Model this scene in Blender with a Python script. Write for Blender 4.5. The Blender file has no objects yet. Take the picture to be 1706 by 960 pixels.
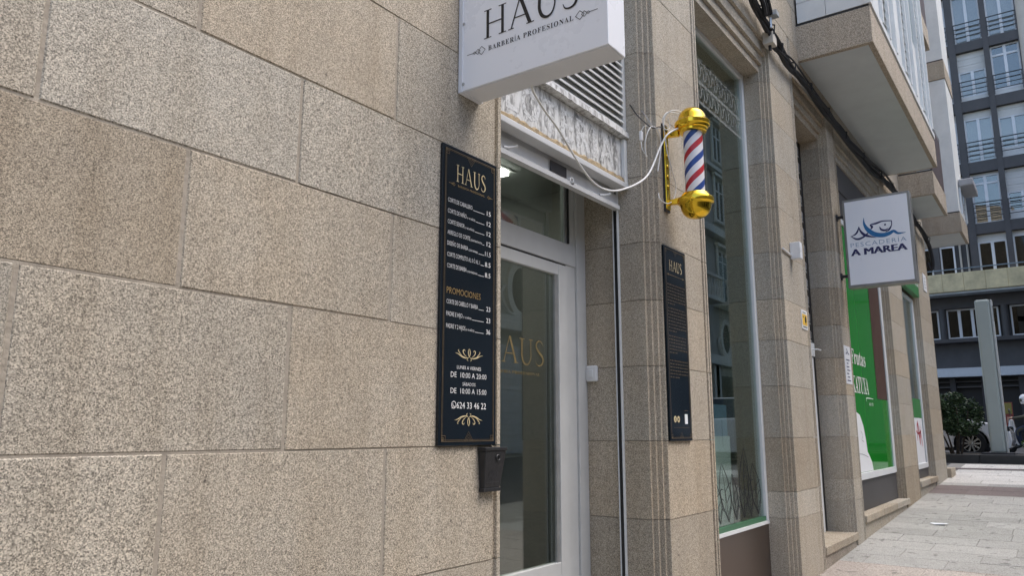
import bpy, bmesh, math, random
from mathutils import Vector, Matrix
random.seed(7)
S = bpy.context.scene
COL = S.collection
R = math.radians
# ------------------------------------------------------------------ camera
# world: X runs along the granite facade (away), Y into the wall (facade face at Y=0), Z up
YAW, PITCH = R(35.66), math.atan(238.5/1278)
cam = bpy.data.cameras.new('camera'); camo = bpy.data.objects.new('camera', cam); COL.objects.link(camo)
cam.sensor_width = 36.0; cam.lens = 1278/1706*36.0; cam.clip_start = .05; cam.clip_end = 3000
camo.location = (0, -1.85, 1.5)
_f = Vector((math.cos(YAW)*math.cos(PITCH), math.sin(YAW)*math.cos(PITCH), math.sin(PITCH)))
camo.rotation_euler = _f.to_track_quat('-Z', 'Y').to_euler()
S.camera = camo
# ------------------------------------------------------------------ sky and sun (overcast day)
SUN_EL, SUN_AZ = R(62), math.atan2(.45, -.9)
W = bpy.data.worlds.new('World'); S.world = W; W.use_nodes = True
nt = W.node_tree
sky = nt.nodes.new('ShaderNodeTexSky'); sky.sky_type = 'NISHITA'; sky.sun_disc = False
sky.sun_elevation = SUN_EL; sky.sun_rotation = SUN_AZ
sky.air_density = 1.0; sky.dust_density = 3.0; sky.ozone_density = 1.0
nt.links.new(sky.outputs[0], nt.nodes['Background'].inputs[0]); nt.nodes['Background'].inputs[1].default_value = .15
sun = bpy.data.lights.new('sun', 'SUN'); sun.energy = .72; sun.angle = R(45); sun.color = (1, .985, .96)
suno = bpy.data.objects.new('sun', sun); COL.objects.link(suno)
_s = Vector((math.sin(SUN_AZ)*math.cos(SUN_EL), math.cos(SUN_AZ)*math.cos(SUN_EL), math.sin(SUN_EL)))
suno.rotation_euler = _s.to_track_quat('Z', 'Y').to_euler()
S.view_settings.view_transform = 'Standard'; S.view_settings.look = 'None'; S.view_settings.gamma = 1
S.view_settings.use_curve_mapping = False; S.view_settings.exposure = 1.22
S.render.engine = 'CYCLES'; S.cycles.use_denoising = True
S.cycles.max_bounces = 10; S.cycles.transparent_max_bounces = 16

# ------------------------------------------------------------------ materials
MT = {}
def nodes(name):
    m = bpy.data.materials.new(name); m.use_nodes = True; MT[name] = m
    t = m.node_tree; b = t.nodes['Principled BSDF']
    return m, t, b
def N(t, kind, **kw):
    n = t.nodes.new(kind)
    for k, v in kw.items():
        if k.startswith('i_'): n.inputs[k[2:].replace('_', ' ')].default_value = v
        else: setattr(n, k, v)
    return n
def L(t, a, b): t.links.new(a, b)
def ramp(t, stops, interp='LINEAR'):
    n = t.nodes.new('ShaderNodeValToRGB'); cr = n.color_ramp; cr.interpolation = interp
    while len(cr.elements) < len(stops): cr.elements.new(.5)
    for e, (p, c) in zip(cr.elements, stops):
        e.position = p; e.color = (c[0], c[1], c[2], 1) if len(c) == 3 else c
    return n
def mixc(t, fac, a, b, mode='MIX'):
    n = t.nodes.new('ShaderNodeMix'); n.data_type = 'RGBA'; n.blend_type = mode
    for k, v in ((0, fac), (6, a), (7, b)):
        if hasattr(v, 'is_linked'): L(t, v, n.inputs[k])
        elif k == 0: n.inputs[0].default_value = v
        else: n.inputs[k].default_value = (v[0], v[1], v[2], 1)
    return n.outputs[2]
def plain(name, col, rough=.5, metal=0., var=.12, scale=9., bump=0., bscale=60., coat=0., spec=.5):
    """a colour with soft mottling, grime and fine relief"""
    m, t, b = nodes(name)
    pos = N(t, 'ShaderNodeNewGeometry')
    n1 = N(t, 'ShaderNodeTexNoise', i_Scale=scale, i_Detail=5., i_Roughness=.65); L(t, pos.outputs['Position'], n1.inputs['Vector'])
    rp = ramp(t, [(.25, [c*(1-var) for c in col]), (.75, [min(1, c*(1+var)) for c in col])]); L(t, n1.outputs[0], rp.inputs[0])
    L(t, rp.outputs[0], b.inputs['Base Color'])
    b.inputs['Roughness'].default_value = rough; b.inputs['Metallic'].default_value = metal
    b.inputs['Specular IOR Level'].default_value = spec
    if coat: b.inputs['Coat Weight'].default_value = coat; b.inputs['Coat Roughness'].default_value = .05
    if var > 0:
        mr = N(t, 'ShaderNodeMapRange'); mr.inputs[3].default_value = max(.02, rough-.08); mr.inputs[4].default_value = min(1, rough+.1)
        L(t, n1.outputs[0], mr.inputs[0]); L(t, mr.outputs[0], b.inputs['Roughness'])
    if bump:
        n2 = N(t, 'ShaderNodeTexNoise', i_Scale=bscale, i_Detail=4.); L(t, pos.outputs['Position'], n2.inputs['Vector'])
        bp = N(t, 'ShaderNodeBump'); bp.inputs['Strength'].default_value = bump; bp.inputs['Distance'].default_value = .01
        L(t, n2.outputs[0], bp.inputs['Height']); L(t, bp.outputs[0], b.inputs['Normal'])
    return m
def granite(name, warm, grey, grain=210., dirt=.35, contrast=1.):
    """speckled granite: every stone gets its own tone and its own crystals"""
    m, t, b = nodes(name)
    g = N(t, 'ShaderNodeNewGeometry'); oi = N(t, 'ShaderNodeObjectInfo')
    mul = N(t, 'ShaderNodeMath', operation='MULTIPLY'); mul.inputs[1].default_value = 37.; L(t, oi.outputs['Random'], mul.inputs[0])
    cb = N(t, 'ShaderNodeCombineXYZ'); L(t, mul.outputs[0], cb.inputs[0]); L(t, mul.outputs[0], cb.inputs[2])
    gs_ = N(t, 'ShaderNodeMath', operation='MULTIPLY_ADD'); gs_.inputs[1].default_value = -.42; gs_.inputs[2].default_value = 1.18; L(t, oi.outputs['Random'], gs_.inputs[0])
    sc_ = N(t, 'ShaderNodeVectorMath', operation='SCALE'); L(t, g.outputs['Position'], sc_.inputs[0]); L(t, gs_.outputs[0], sc_.inputs['Scale'])
    v = N(t, 'ShaderNodeVectorMath', operation='ADD'); L(t, sc_.outputs[0], v.inputs[0]); L(t, cb.outputs[0], v.inputs[1])
    wn = N(t, 'ShaderNodeTexNoise', i_Scale=260., i_Detail=1.); L(t, v.outputs[0], wn.inputs['Vector'])
    wv = N(t, 'ShaderNodeVectorMath', operation='SCALE'); wv.inputs['Scale'].default_value = .003; L(t, wn.outputs['Color'], wv.inputs[0])
    vv = N(t, 'ShaderNodeVectorMath', operation='ADD'); L(t, v.outputs[0], vv.inputs[0]); L(t, wv.outputs[0], vv.inputs[1])
    vo = N(t, 'ShaderNodeTexVoronoi', i_Scale=grain, i_Randomness=1.); L(t, vv.outputs[0], vo.inputs['Vector'])
    sep = N(t, 'ShaderNodeSeparateColor'); L(t, vo.outputs['Color'], sep.inputs[0])
    # crystals: black mica, brown and buff feldspar, pale quartz
    c = contrast
    cr = ramp(t, [(0, [1-.72*c]*3), (.10, [1-.58*c]*3), (.28, [1-.30*c]*3), (.50, [1.]*3), (.72, [1+.28*c]*3), (.92, [1+.75*c]*3)], 'LINEAR')
    L(t, sep.outputs[0], cr.inputs[0])
    sepo = N(t, 'ShaderNodeSeparateColor'); L(t, oi.outputs['Color'], sepo.inputs[0])
    # slow tone drift and stone-to-stone tone
    n1 = N(t, 'ShaderNodeTexNoise', i_Scale=3.2, i_Detail=3., i_Roughness=.6); L(t, v.outputs[0], n1.inputs['Vector'])
    ad = N(t, 'ShaderNodeMath', operation='MULTIPLY_ADD'); ad.inputs[1].default_value = .85; ad.inputs[2].default_value = -.42
    L(t, n1.outputs[0], ad.inputs[0])
    ad2 = N(t, 'ShaderNodeMath', operation='ADD', use_clamp=True); L(t, ad.outputs[0], ad2.inputs[0]); L(t, sepo.outputs[0], ad2.inputs[1])
    base0 = mixc(t, ad2.outputs[0], warm, grey)
    gm_ = N(t, 'ShaderNodeCombineColor'); [L(t, sepo.outputs[1], gm_.inputs[q]) for q in range(3)]
    base = mixc(t, 1., base0, gm_.outputs[0], 'MULTIPLY')
    col = mixc(t, 1., base, cr.outputs[0], 'MULTIPLY')
    # rusty and sooty stains
    n2 = N(t, 'ShaderNodeTexNoise', i_Scale=1.7, i_Detail=6., i_Roughness=.7); L(t, v.outputs[0], n2.inputs['Vector'])
    r2 = ramp(t, [(.52, (0, 0, 0)), (.75, (1, 1, 1))]); L(t, n2.outputs[0], r2.inputs[0])
    m2 = N(t, 'ShaderNodeMath', operation='MULTIPLY'); m2.inputs[1].default_value = dirt; L(t, r2.outputs[0], m2.inputs[0])
    col = mixc(t, m2.outputs[0], col, (.13, .095, .065), 'MIX')
    # rain streaks
    mp = N(t, 'ShaderNodeMapping'); mp.inputs['Scale'].default_value = (9., 9., .55); L(t, g.outputs['Position'], mp.inputs[0])
    n5 = N(t, 'ShaderNodeTexNoise', i_Scale=1., i_Detail=4., i_Roughness=.6); L(t, mp.outputs[0], n5.inputs['Vector'])
    r5 = ramp(t, [(.36, (.74, .70, .64)), (.56, (1.03, 1.03, 1.03))]); L(t, n5.outputs[0], r5.inputs[0])
    col = mixc(t, .32, col, mixc(t, 1., col, r5.outputs[0], 'MULTIPLY'))
    # pits
    pw = N(t, 'ShaderNodeTexNoise', i_Scale=70., i_Detail=2.); L(t, v.outputs[0], pw.inputs['Vector'])
    ps_ = N(t, 'ShaderNodeVectorMath', operation='SCALE'); ps_.inputs['Scale'].default_value = .016; L(t, pw.outputs['Color'], ps_.inputs[0])
    pv = N(t, 'ShaderNodeVectorMath', operation='ADD'); L(t, v.outputs[0], pv.inputs[0]); L(t, ps_.outputs[0], pv.inputs[1])
    n3 = N(t, 'ShaderNodeTexVoronoi', i_Scale=6.5, i_Randomness=1.); L(t, pv.outputs[0], n3.inputs['Vector'])
    r3 = ramp(t, [(.018, (1, 1, 1)), (.046, (0, 0, 0))]); L(t, n3.outputs['Distance'], r3.inputs[0])
    col = mixc(t, r3.outputs[0], col, (.09, .075, .06))
    L(t, col, b.inputs['Base Color']); b.inputs['Roughness'].default_value = .82; b.inputs['Specular IOR Level'].default_value = .3
    bp = N(t, 'ShaderNodeBump'); bp.inputs['Strength'].default_value = .35; bp.inputs['Distance'].default_value = .003
    L(t, sep.outputs[1], bp.inputs['Height']); L(t, bp.outputs[0], b.inputs['Normal'])
    return m
def glass(name, tint=(.8, .9, .86), refl=1.0, rough=0.0, through=.9):
    """thin pane: mirror by Fresnel, the rest passes through tinted"""
    m, t, b = nodes(name); t.nodes.remove(b)
    out = t.nodes['Material Output']
    lw = N(t, 'ShaderNodeLayerWeight'); lw.inputs[0].default_value = .5
    fr = N(t, 'ShaderNodeMath', operation='POWER'); fr.inputs[1].default_value = 5.; L(t, lw.outputs['Facing'], fr.inputs[0])
    ml = N(t, 'ShaderNodeMath', operation='MULTIPLY_ADD', use_clamp=True); ml.inputs[1].default_value = min(.96, .8*refl**.5); ml.inputs[2].default_value = .04*refl
    L(t, fr.outputs[0], ml.inputs[0])
    tr = N(t, 'ShaderNodeBsdfTransparent'); tr.inputs[0].default_value = (*[c*through for c in tint], 1)
    gl = N(t, 'ShaderNodeBsdfGlossy'); gl.inputs['Roughness'].default_value = rough; gl.inputs[0].default_value = (.95, 1, .98, 1)
    mx = N(t, 'ShaderNodeMixShader'); L(t, ml.outputs[0], mx.inputs[0]); L(t, tr.outputs[0], mx.inputs[1]); L(t, gl.outputs[0], mx.inputs[2])
    L(t, mx.outputs[0], out.inputs[0])
    return m
def emis(name, col, st):
    m, t, b = nodes(name); b.inputs['Base Color'].default_value = (*col, 1)
    b.inputs['Emission Color'].default_value = (*col, 1); b.inputs['Emission Strength'].default_value = st
    return m

granite('granite', (.425, .355, .262), (.435, .40, .335), 440, .20, .92)
granite('granite_band', (.43, .36, .275), (.43, .375, .30), 300, .10)
granite('plinth_granite', (.34, .29, .23), (.35, .31, .26), 400, .4)
plain('pave_joint', (.25, .24, .215), .95, var=.25, scale=6)
plain('mortar', (.37, .325, .262), .95, var=.2, scale=14, bump=.5)
plain('grey_plaster', (.60, .635, .63), .9, var=.07, scale=2.5, bump=.15)
plain('dark_strip', (.03, .03, .03), .7)
plain('white_alu', (.72, .74, .74), .35, var=.05, scale=3)
plain('door_white', (.54, .55, .54), .35, var=.08, scale=5)
plain('white_pvc', (.74, .75, .75), .3, var=.05, scale=4)
plain('white_paint', (.72, .73, .71), .55, var=.10, scale=3, bump=.1)
plain('sign_white', (.90, .91, .93), .28, var=.012, scale=3, coat=.2)
plain('sign_edge', (.74, .75, .77), .35, var=.06, scale=4)
plain('letter_black', (.012, .012, .014), .4, var=.05)
plain('board_black', (.006, .011, .017), .12, var=.1, scale=3)
plain('gold_print', (.50, .34, .14), .35, metal=.55, var=.25, scale=40)
plain('gold_pale', (.80, .66, .38), .4, metal=.3, var=.25, scale=50)
plain('door_gold', (.20, .15, .06), .5, var=.3, scale=30)
plain('gold_dim', (.16, .115, .065), .4, metal=.3, var=.3, scale=60)
plain('ink_white', (.78, .77, .74), .5, var=.04)
plain('gold', (.88, .58, .05), .15, metal=1., var=.10, scale=20)
plain('stripe_red', (.50, .012, .022), .4, var=.08); plain('stripe_blue', (.010, .055, .27), .4, var=.08); plain('stripe_white', (.80, .79, .80), .4, var=.05)
plain('cable_white', (.74, .74, .72), .5, var=.06); plain('cable_black', (.012, .012, .014), .55, var=.2); plain('cable_grey', (.33, .33, .34), .5)
plain('black_plastic', (.018, .018, .019), .42, var=.3, scale=18, bump=.2)
plain('louvre', (.62, .63, .62), .5, var=.12, scale=5)
plain('shutter_metal', (.58, .59, .59), .42, var=.10, scale=5)
plain('galvanised', (.50, .52, .53), .35, metal=.7, var=.15, scale=12)
plain('dark_metal', (.05, .05, .055), .45, metal=.3, var=.2)
plain('brown_steel', (.115, .088, .072), .33, metal=.65, var=.12, scale=1.6)
plain('green_rail', (.045, .15, .075), .4); plain('green_sign', (.035, .22, .045), .35, var=.06)
plain('inside_dark', (.10, .105, .10), .8, var=.1); plain('inside_wall', (.36, .37, .35), .85, var=.05); plain('inside_ceiling', (.55, .56, .55), .85, var=.04)
plain('curtain_reflection_brown', (.075, .035, .022), .5, var=.2)  # brown of the curtain and of the painted jamb reflection
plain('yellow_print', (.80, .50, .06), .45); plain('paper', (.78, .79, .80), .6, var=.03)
plain('navy', (.02, .022, .10), .4); plain('teal_blue', (.015, .15, .36), .4); plain('pale_blue', (.22, .32, .45), .4); plain('ink_grey', (.25, .25, .27), .5); plain('red_ink', (.6, .04, .06), .5)
plain('sign_frame', (.27, .265, .25), .4, metal=.5, var=.15)
plain('dark_slate', (.074, .070, .068), .6, var=.22, scale=1.2, bump=.1)
plain('slate_panel', (.062, .060, .060), .55, var=.35, scale=.8)
plain('ledge', (.64, .55, .33), .9, var=.30, scale=1.6, bump=.2)
plain('beige_render', (.55, .51, .44), .9, var=.08, scale=1.5)
plain('blind', (.66, .64, .59), .7, var=.08, scale=2)
plain('rail_dark', (.03, .032, .035), .45)
plain('rail_blue', (.18, .24, .28), .5)
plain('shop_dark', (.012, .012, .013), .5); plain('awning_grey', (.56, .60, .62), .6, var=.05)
plain('totem_paint', (.40, .45, .42), .38, var=.05, scale=2); plain('totem_edge', (.50, .53, .52), .35)
plain('car_white', (.80, .81, .82), .2, var=.01, coat=1.); plain('tyre', (.015, .015, .016), .8); plain('alloy', (.45, .46, .47), .25, metal=.9)
plain('car_glass', (.01, .012, .014), .05); plain('bark', (.06, .045, .03), .9)
plain('kerb_black', (.035, .036, .036), .45, var=.25, scale=4); plain('soil', (.05, .04, .03), .95)
plain('helmet', (.80, .80, .80), .2, coat=.6); plain('jacket', (.075, .075, .055), .85, var=.2); plain('jeans', (.02, .03, .06), .85, var=.2); plain('skin', (.55, .33, .24), .55); plain('seat_black', (.02, .02, .02), .5)
plain('brown_panel', (.075, .045, .042), .4, var=.15)
plain('opp_stone', (.42, .40, .36), .85, var=.16, scale=1.5, bump=.2); plain('opp_light', (.62, .60, .55), .8, var=.1); plain('opp_shutter', (.20, .26, .27), .6)
plain('faded_yellow', (.26, .23, .06), .6); plain('faded_red', (.24, .05, .04), .6)
plain('asphalt', (.055, .055, .056), .9, var=.25, scale=5, bump=.3)
plain('old_wood', (.30, .23, .13), .8, var=.5, scale=30, bump=.4)
plain('stain_grey', (.17, .17, .165), .8, var=.4, scale=60)
emis('lamp_white', (1, .98, .94), 6.)
glass('shop_glass', (.84, .92, .88), 2.6, through=.85)
glass('door_glass', (.86, .90, .86), 3.6, through=.9)
glass('house_glass', (.88, .88, .86), 4.0, through=.9)
glass('dim_glass', (.5, .52, .52), .8, through=.6)
glass('pole_glass', (.98, .98, .98), .3, through=1.)
def green_vinyl():
    m, t, b = nodes('green_vinyl'); b.inputs['Base Color'].default_value = (.010, .20, .016, 1); b.inputs['Roughness'].default_value = .05
    b.inputs['IOR'].default_value = 1.12
green_vinyl()
def frosted():
    m, t, b = nodes('frosted_vinyl'); b.inputs['Base Color'].default_value = (.75, .78, .76, 1); b.inputs['Roughness'].default_value = .6; b.inputs['Alpha'].default_value = .20
frosted()
def old_paint():
    """white gloss paint, scraped and blotched where letters used to be"""
    m, t, b = nodes('old_paint'); g = N(t, 'ShaderNodeNewGeometry')
    mp = N(t, 'ShaderNodeMapping'); mp.inputs['Scale'].default_value = (1, 1, .33); L(t, g.outputs['Position'], mp.inputs[0])
    n = N(t, 'ShaderNodeTexNoise', i_Scale=26., i_Detail=7., i_Roughness=.72); L(t, mp.outputs[0], n.inputs['Vector'])
    r = ramp(t, [(.40, (.26, .26, .25)), (.49, (.58, .58, .56)), (.57, (.70, .71, .69))]); L(t, n.outputs[0], r.inputs[0])
    L(t, r.outputs[0], b.inputs['Base Color']); b.inputs['Roughness'].default_value = .5
    bp = N(t, 'ShaderNodeBump'); bp.inputs['Strength'].default_value = .4; bp.inputs['Distance'].default_value = .003; L(t, n.outputs[0], bp.inputs['Height']); L(t, bp.outputs[0], b.inputs['Normal'])
old_paint()
def scraped():
    m, t, b = nodes('scraped_patch'); g = N(t, 'ShaderNodeNewGeometry')
    mp = N(t, 'ShaderNodeMapping'); mp.inputs['Scale'].default_value = (1, 1, .4); L(t, g.outputs['Position'], mp.inputs[0])
    n = N(t, 'ShaderNodeTexNoise', i_Scale=55., i_Detail=6., i_Roughness=.75); L(t, mp.outputs[0], n.inputs['Vector'])
    r = ramp(t, [(.42, (.17, .17, .165)), (.52, (.36, .36, .35)), (.60, (.70, .71, .69))]); L(t, n.outputs[0], r.inputs[0])
    L(t, r.outputs[0], b.inputs['Base Color']); b.inputs['Roughness'].default_value = .7
scraped()
def ghost():
    m, t, b = nodes('ghost_white'); g = N(t, 'ShaderNodeNewGeometry')
    n = N(t, 'ShaderNodeTexNoise', i_Scale=60., i_Detail=6., i_Roughness=.75); L(t, g.outputs['Position'], n.inputs['Vector'])
    r = ramp(t, [(.40, (.34, .34, .33)), (.50, (.62, .63, .62)), (.62, (.71, .72, .71))]); L(t, n.outputs[0], r.inputs[0]); L(t, r.outputs[0], b.inputs['Base Color']); b.inputs['Roughness'].default_value = .6
ghost()
def paving(name, a, bcol, speck):
    m, t, b = nodes(name); g = N(t, 'ShaderNodeNewGeometry'); oi = N(t, 'ShaderNodeObjectInfo')
    n = N(t, 'ShaderNodeTexNoise', i_Scale=2.2, i_Detail=6., i_Roughness=.7); L(t, g.outputs['Position'], n.inputs['Vector'])
    s = N(t, 'ShaderNodeMath', operation='MULTIPLY_ADD'); s.inputs[1].default_value = .55; L(t, oi.outputs['Random'], s.inputs[0]); 
    s2 = N(t, 'ShaderNodeMath', operation='SUBTRACT'); L(t, n.outputs[0], s2.inputs[0]); s2.inputs[1].default_value = .28; L(t, s2.outputs[0], s.inputs[2])
    c = mixc(t, s.outputs[0], a, bcol)
    v = N(t, 'ShaderNodeTexVoronoi', i_Scale=speck); L(t, g.outputs['Position'], v.inputs['Vector'])
    sp = N(t, 'ShaderNodeSeparateColor'); L(t, v.outputs['Color'], sp.inputs[0])
    rr = ramp(t, [(0, (.6, .6, .6)), (.5, (1, 1, 1)), (1, (1.25, 1.25, 1.25))]); L(t, sp.outputs[0], rr.inputs[0])
    c = mixc(t, 1., c, rr.outputs[0], 'MULTIPLY')
    n4 = N(t, 'ShaderNodeTexNoise', i_Scale=9., i_Detail=3.); L(t, g.outputs['Position'], n4.inputs['Vector'])
    r4 = ramp(t, [(.62, (0, 0, 0)), (.70, (1, 1, 1))]); L(t, n4.outputs[0], r4.inputs[0])
    m4 = N(t, 'ShaderNodeMath', operation='MULTIPLY'); m4.inputs[1].default_value = .6; L(t, r4.outputs[0], m4.inputs[0])
    c = mixc(t, m4.outputs[0], c, (.07, .068, .06))
    L(t, c, b.inputs['Base Color']); b.inputs['Roughness'].default_value = .75
    bp = N(t, 'ShaderNodeBump'); bp.inputs['Strength'].default_value = .25; bp.inputs['Distance'].default_value = .004; L(t, sp.outputs[1], bp.inputs['Height']); L(t, bp.outputs[0], b.inputs['Normal'])
paving('slab_grey', (.29, .285, .26), (.45, .44, .405), 160); paving('slab_pink', (.34, .295, .255), (.46, .41, .36), 120); paving('slab_pale', (.52, .50, .46), (.64, .62, .57), 150); paving('slab_dark', (.13, .10, .09), (.20, .16, .15), 150)
def leaf(name, a, b_):
    m, t, b = nodes(name); g = N(t, 'ShaderNodeNewGeometry')
    r = ramp(t, [(0, a), (1, b_)]); L(t, g.outputs['Random Per Island'], r.inputs[0]); L(t, r.outputs[0], b.inputs['Base Color']); b.inputs['Roughness'].default_value = .5
leaf('leaf_dark', (.014, .034, .012), (.065, .115, .04)); leaf('leaf_mid', (.03, .07, .015), (.12, .19, .05))

# ------------------------------------------------------------------ building helpers
tone_rng = random.Random(31)
WL = {}                                     # world location of every object we make
def tag(o, label, cat, group=None, kind=None):
    if label: o['label'] = label
    if cat: o['category'] = cat
    if group: o['group'] = group
    if kind: o['kind'] = kind
    return o
def thing(name, loc, label, cat, group=None):
    o = bpy.data.objects.new(name, None); COL.objects.link(o); o.location = loc; WL[o.name] = Vector(loc)
    o.empty_display_size = .1
    return tag(o, label, cat, group)
class MB:
    def __init__(s): s.v = []; s.f = []; s.mi = []; s.sm = []
    def add(s, vs, fs, mi=0, smooth=False):
        o = len(s.v); s.v += [tuple(p) for p in vs]
        for f in fs: s.f.append(tuple(i+o for i in f)); s.mi.append(mi); s.sm.append(smooth)
        return s
    def box(s, a, b, mi=0):
        x0, y0, z0 = [min(p, q) for p, q in zip(a, b)]; x1, y1, z1 = [max(p, q) for p, q in zip(a, b)]
        return s.add([(x0,y0,z0),(x1,y0,z0),(x1,y1,z0),(x0,y1,z0),(x0,y0,z1),(x1,y0,z1),(x1,y1,z1),(x0,y1,z1)],
                     [(0,3,2,1),(4,5,6,7),(0,1,5,4),(1,2,6,5),(2,3,7,6),(3,0,4,7)], mi)
    def cbox(s, a, b, c=.004, mi=0):
        """box whose vertical and horizontal front (-Y) arrises are chamfered"""
        x0, y0, z0 = [min(p, q) for p, q in zip(a, b)]; x1, y1, z1 = [max(p, q) for p, q in zip(a, b)]
        v = [(x0,y1,z0),(x1,y1,z0),(x1,y1,z1),(x0,y1,z1),(x0,y0+c,z0),(x1,y0+c,z0),(x1,y0+c,z1),(x0,y0+c,z1),(x0+c,y0,z0+c),(x1-c,y0,z0+c),(x1-c,y0,z1-c),(x0+c,y0,z1-c)]
        f = [(0,3,2,1),(0,1,5,4),(1,2,6,5),(2,3,7,6),(3,0,4,7),(4,5,9,8),(5,6,10,9),(6,7,11,10),(7,4,8,11),(8,9,10,11)]
        return s.add(v, f, mi)
    def prism(s, pts, axis, a, b, mi=0):
        """closed 2-D outline (counter-clockwise or not) swept along an axis from a to b"""
        n = len(pts)
        def P(p, t): return {'X': (t, p[0], p[1]), 'Y': (p[0], t, p[1]), 'Z': (p[0], p[1], t)}[axis]
        vs = [P(p, a) for p in pts]+[P(p, b) for p in pts]
        fs = [(i, (i+1) % n, n+(i+1) % n, n+i) for i in range(n)]+[tuple(range(n-1, -1, -1)), tuple(range(n, 2*n))]
        return s.add(vs, fs, mi)
    def tube(s, pts, r, n=8, mi=0, closed=False):
        pts = [Vector(p) for p in pts]; k = len(pts); vs = []; rr = r if isinstance(r, (list, tuple)) else [r]*k
        up = Vector((.13, .21, .97)).normalized()
        for i, p in enumerate(pts):
            d = (pts[min(i+1, k-1)]-pts[max(i-1, 0)])
            d = d.normalized() if d.length > 1e-9 else Vector((0, 0, 1))
            u = up-d*up.dot(d)
            if u.length < .05: u = Vector((1, 0, 0))-d*d.x
            u.normalize(); w = d.cross(u); up = u
            for j in range(n):
                a = 2*math.pi*j/n; vs.append(p+(u*math.cos(a)+w*math.sin(a))*rr[i])
        fs = [(i*n+j, i*n+(j+1) % n, (i+1)*n+(j+1) % n, (i+1)*n+j) for i in range(k-1) for j in range(n)]
        fs += [tuple(range(n-1, -1, -1)), tuple(range((k-1)*n, k*n))]
        return s.add(vs, fs, mi, True)
    def lathe(s, prof, c, n=32, mi=0, axis='Z', caps=True):
        """profile of (radius, height) turned about a vertical (or Y / X) axis through c"""
        vs = []
        for r, h in prof:
            for j in range(n):
                a = 2*math.pi*j/n; p, q = r*math.cos(a), r*math.sin(a)
                vs.append({'Z': (c[0]+p, c[1]+q, c[2]+h), 'Y': (c[0]+p, c[1]+h, c[2]+q), 'X': (c[0]+h, c[1]+p, c[2]+q)}[axis])
        k = len(prof)
        fs = [(i*n+j, i*n+(j+1) % n, (i+1)*n+(j+1) % n, (i+1)*n+j) for i in range(k-1) for j in range(n)]
        if caps and prof[0][0] > 1e-6: fs.append(tuple(range(n-1, -1, -1)))
        if caps and prof[-1][0] > 1e-6: fs.append(tuple(range((k-1)*n, k*n)))
        return s.add(vs, fs, mi, True)
    def build(s, name, mat, parent=None, label=None, cat=None, group=None, kind=None, bevel=0., shade=None):
        vs = [Vector(p) for p in s.v]
        lo = Vector([min(p[i] for p in vs) for i in range(3)]); hi = Vector([max(p[i] for p in vs) for i in range(3)])
        c = Vector(((lo.x+hi.x)/2, (lo.y+hi.y)/2, lo.z))
        me = bpy.data.meshes.new(name); me.from_pydata([tuple(p-c) for p in vs], [], s.f)
        for mn in ([mat] if isinstance(mat, str) else mat): me.materials.append(MT[mn])
        me.polygons.foreach_set('material_index', s.mi); me.polygons.foreach_set('use_smooth', s.sm)
        bm = bmesh.new(); bm.from_mesh(me); bmesh.ops.recalc_face_normals(bm, faces=bm.faces); bm.to_mesh(me); bm.free()
        me.update()
        if any(s.sm): 
            try: me.set_sharp_from_angle(angle=R(40))
            except Exception: pass
        o = bpy.data.objects.new(name, me); COL.objects.link(o); WL[o.name] = c.copy()
        if parent: o.parent = parent; o.location = c-WL[parent.name]
        else: o.location = c
        if bevel:
            b = o.modifiers.new('bevel', 'BEVEL'); b.width = bevel; b.segments = 2; b.limit_method = 'ANGLE'
        if me.materials and me.materials[0].name.startswith(('granite', 'plinth')): o.color = (tone_rng.random(), tone_rng.uniform(.88, 1.06), 0, 1)
        return tag(o, label, cat, group, kind)
def box(name, a, b, mat, parent=None, bevel=0., **k): return MB().box(a, b).build(name, mat, parent, bevel=bevel, **k)
def spline(pts, n=8):
    pts = [Vector(p) for p in pts]; out = []
    for i in range(len(pts)-1):
        p0, p1, p2, p3 = pts[max(i-1, 0)], pts[i], pts[i+1], pts[min(i+2, len(pts)-1)]
        for k in range(n):
            t = k/n
            out.append(.5*((2*p1)+(p2-p0)*t+(2*p0-5*p1+4*p2-p3)*t*t+(3*p1-p0-3*p2+p3)*t*t*t))
    out.append(pts[-1]); return out
# ------------------------------------------------------------------ flat print: text and drawn ribbons on a plane
class Plane:
    """a print plane: origin, right and up vectors; print floats a hair in front along the normal"""
    def __init__(s, o, u, v): s.o, s.u, s.v = Vector(o), Vector(u).normalized(), Vector(v).normalized(); s.n = s.u.cross(s.v)
    def at(s, a, b, h=0.): return s.o+s.u*a+s.v*b+s.n*h
SERIF = {}
def serif(t):
    o = ''
    for c in t:
        if 'A' <= c <= 'Z': o += chr(0x1D400+ord(c)-65)
        elif 'a' <= c <= 'z': o += chr(0x1D41A+ord(c)-97)
        elif '0' <= c <= '9': o += chr(0x1D7CE+ord(c)-48)
        else: o += c
    return o
def glyphs(body, offset=0., res=2, space=1.):
    cu = bpy.data.curves.new('glyphs', 'FONT'); cu.body = body; cu.size = 1; cu.offset = offset; cu.resolution_u = res; cu.space_character = space
    o = bpy.data.objects.new('glyphs', cu); COL.objects.link(o)
    dg = bpy.context.evaluated_depsgraph_get(); dg.update()
    me = bpy.data.meshes.new_from_object(o.evaluated_get(dg))
    vs = [(v.co.x, v.co.y) for v in me.vertices]; fs = [tuple(p.vertices) for p in me.polygons]
    bpy.data.objects.remove(o); bpy.data.curves.remove(cu); bpy.data.meshes.remove(me)
    return vs, fs
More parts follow.
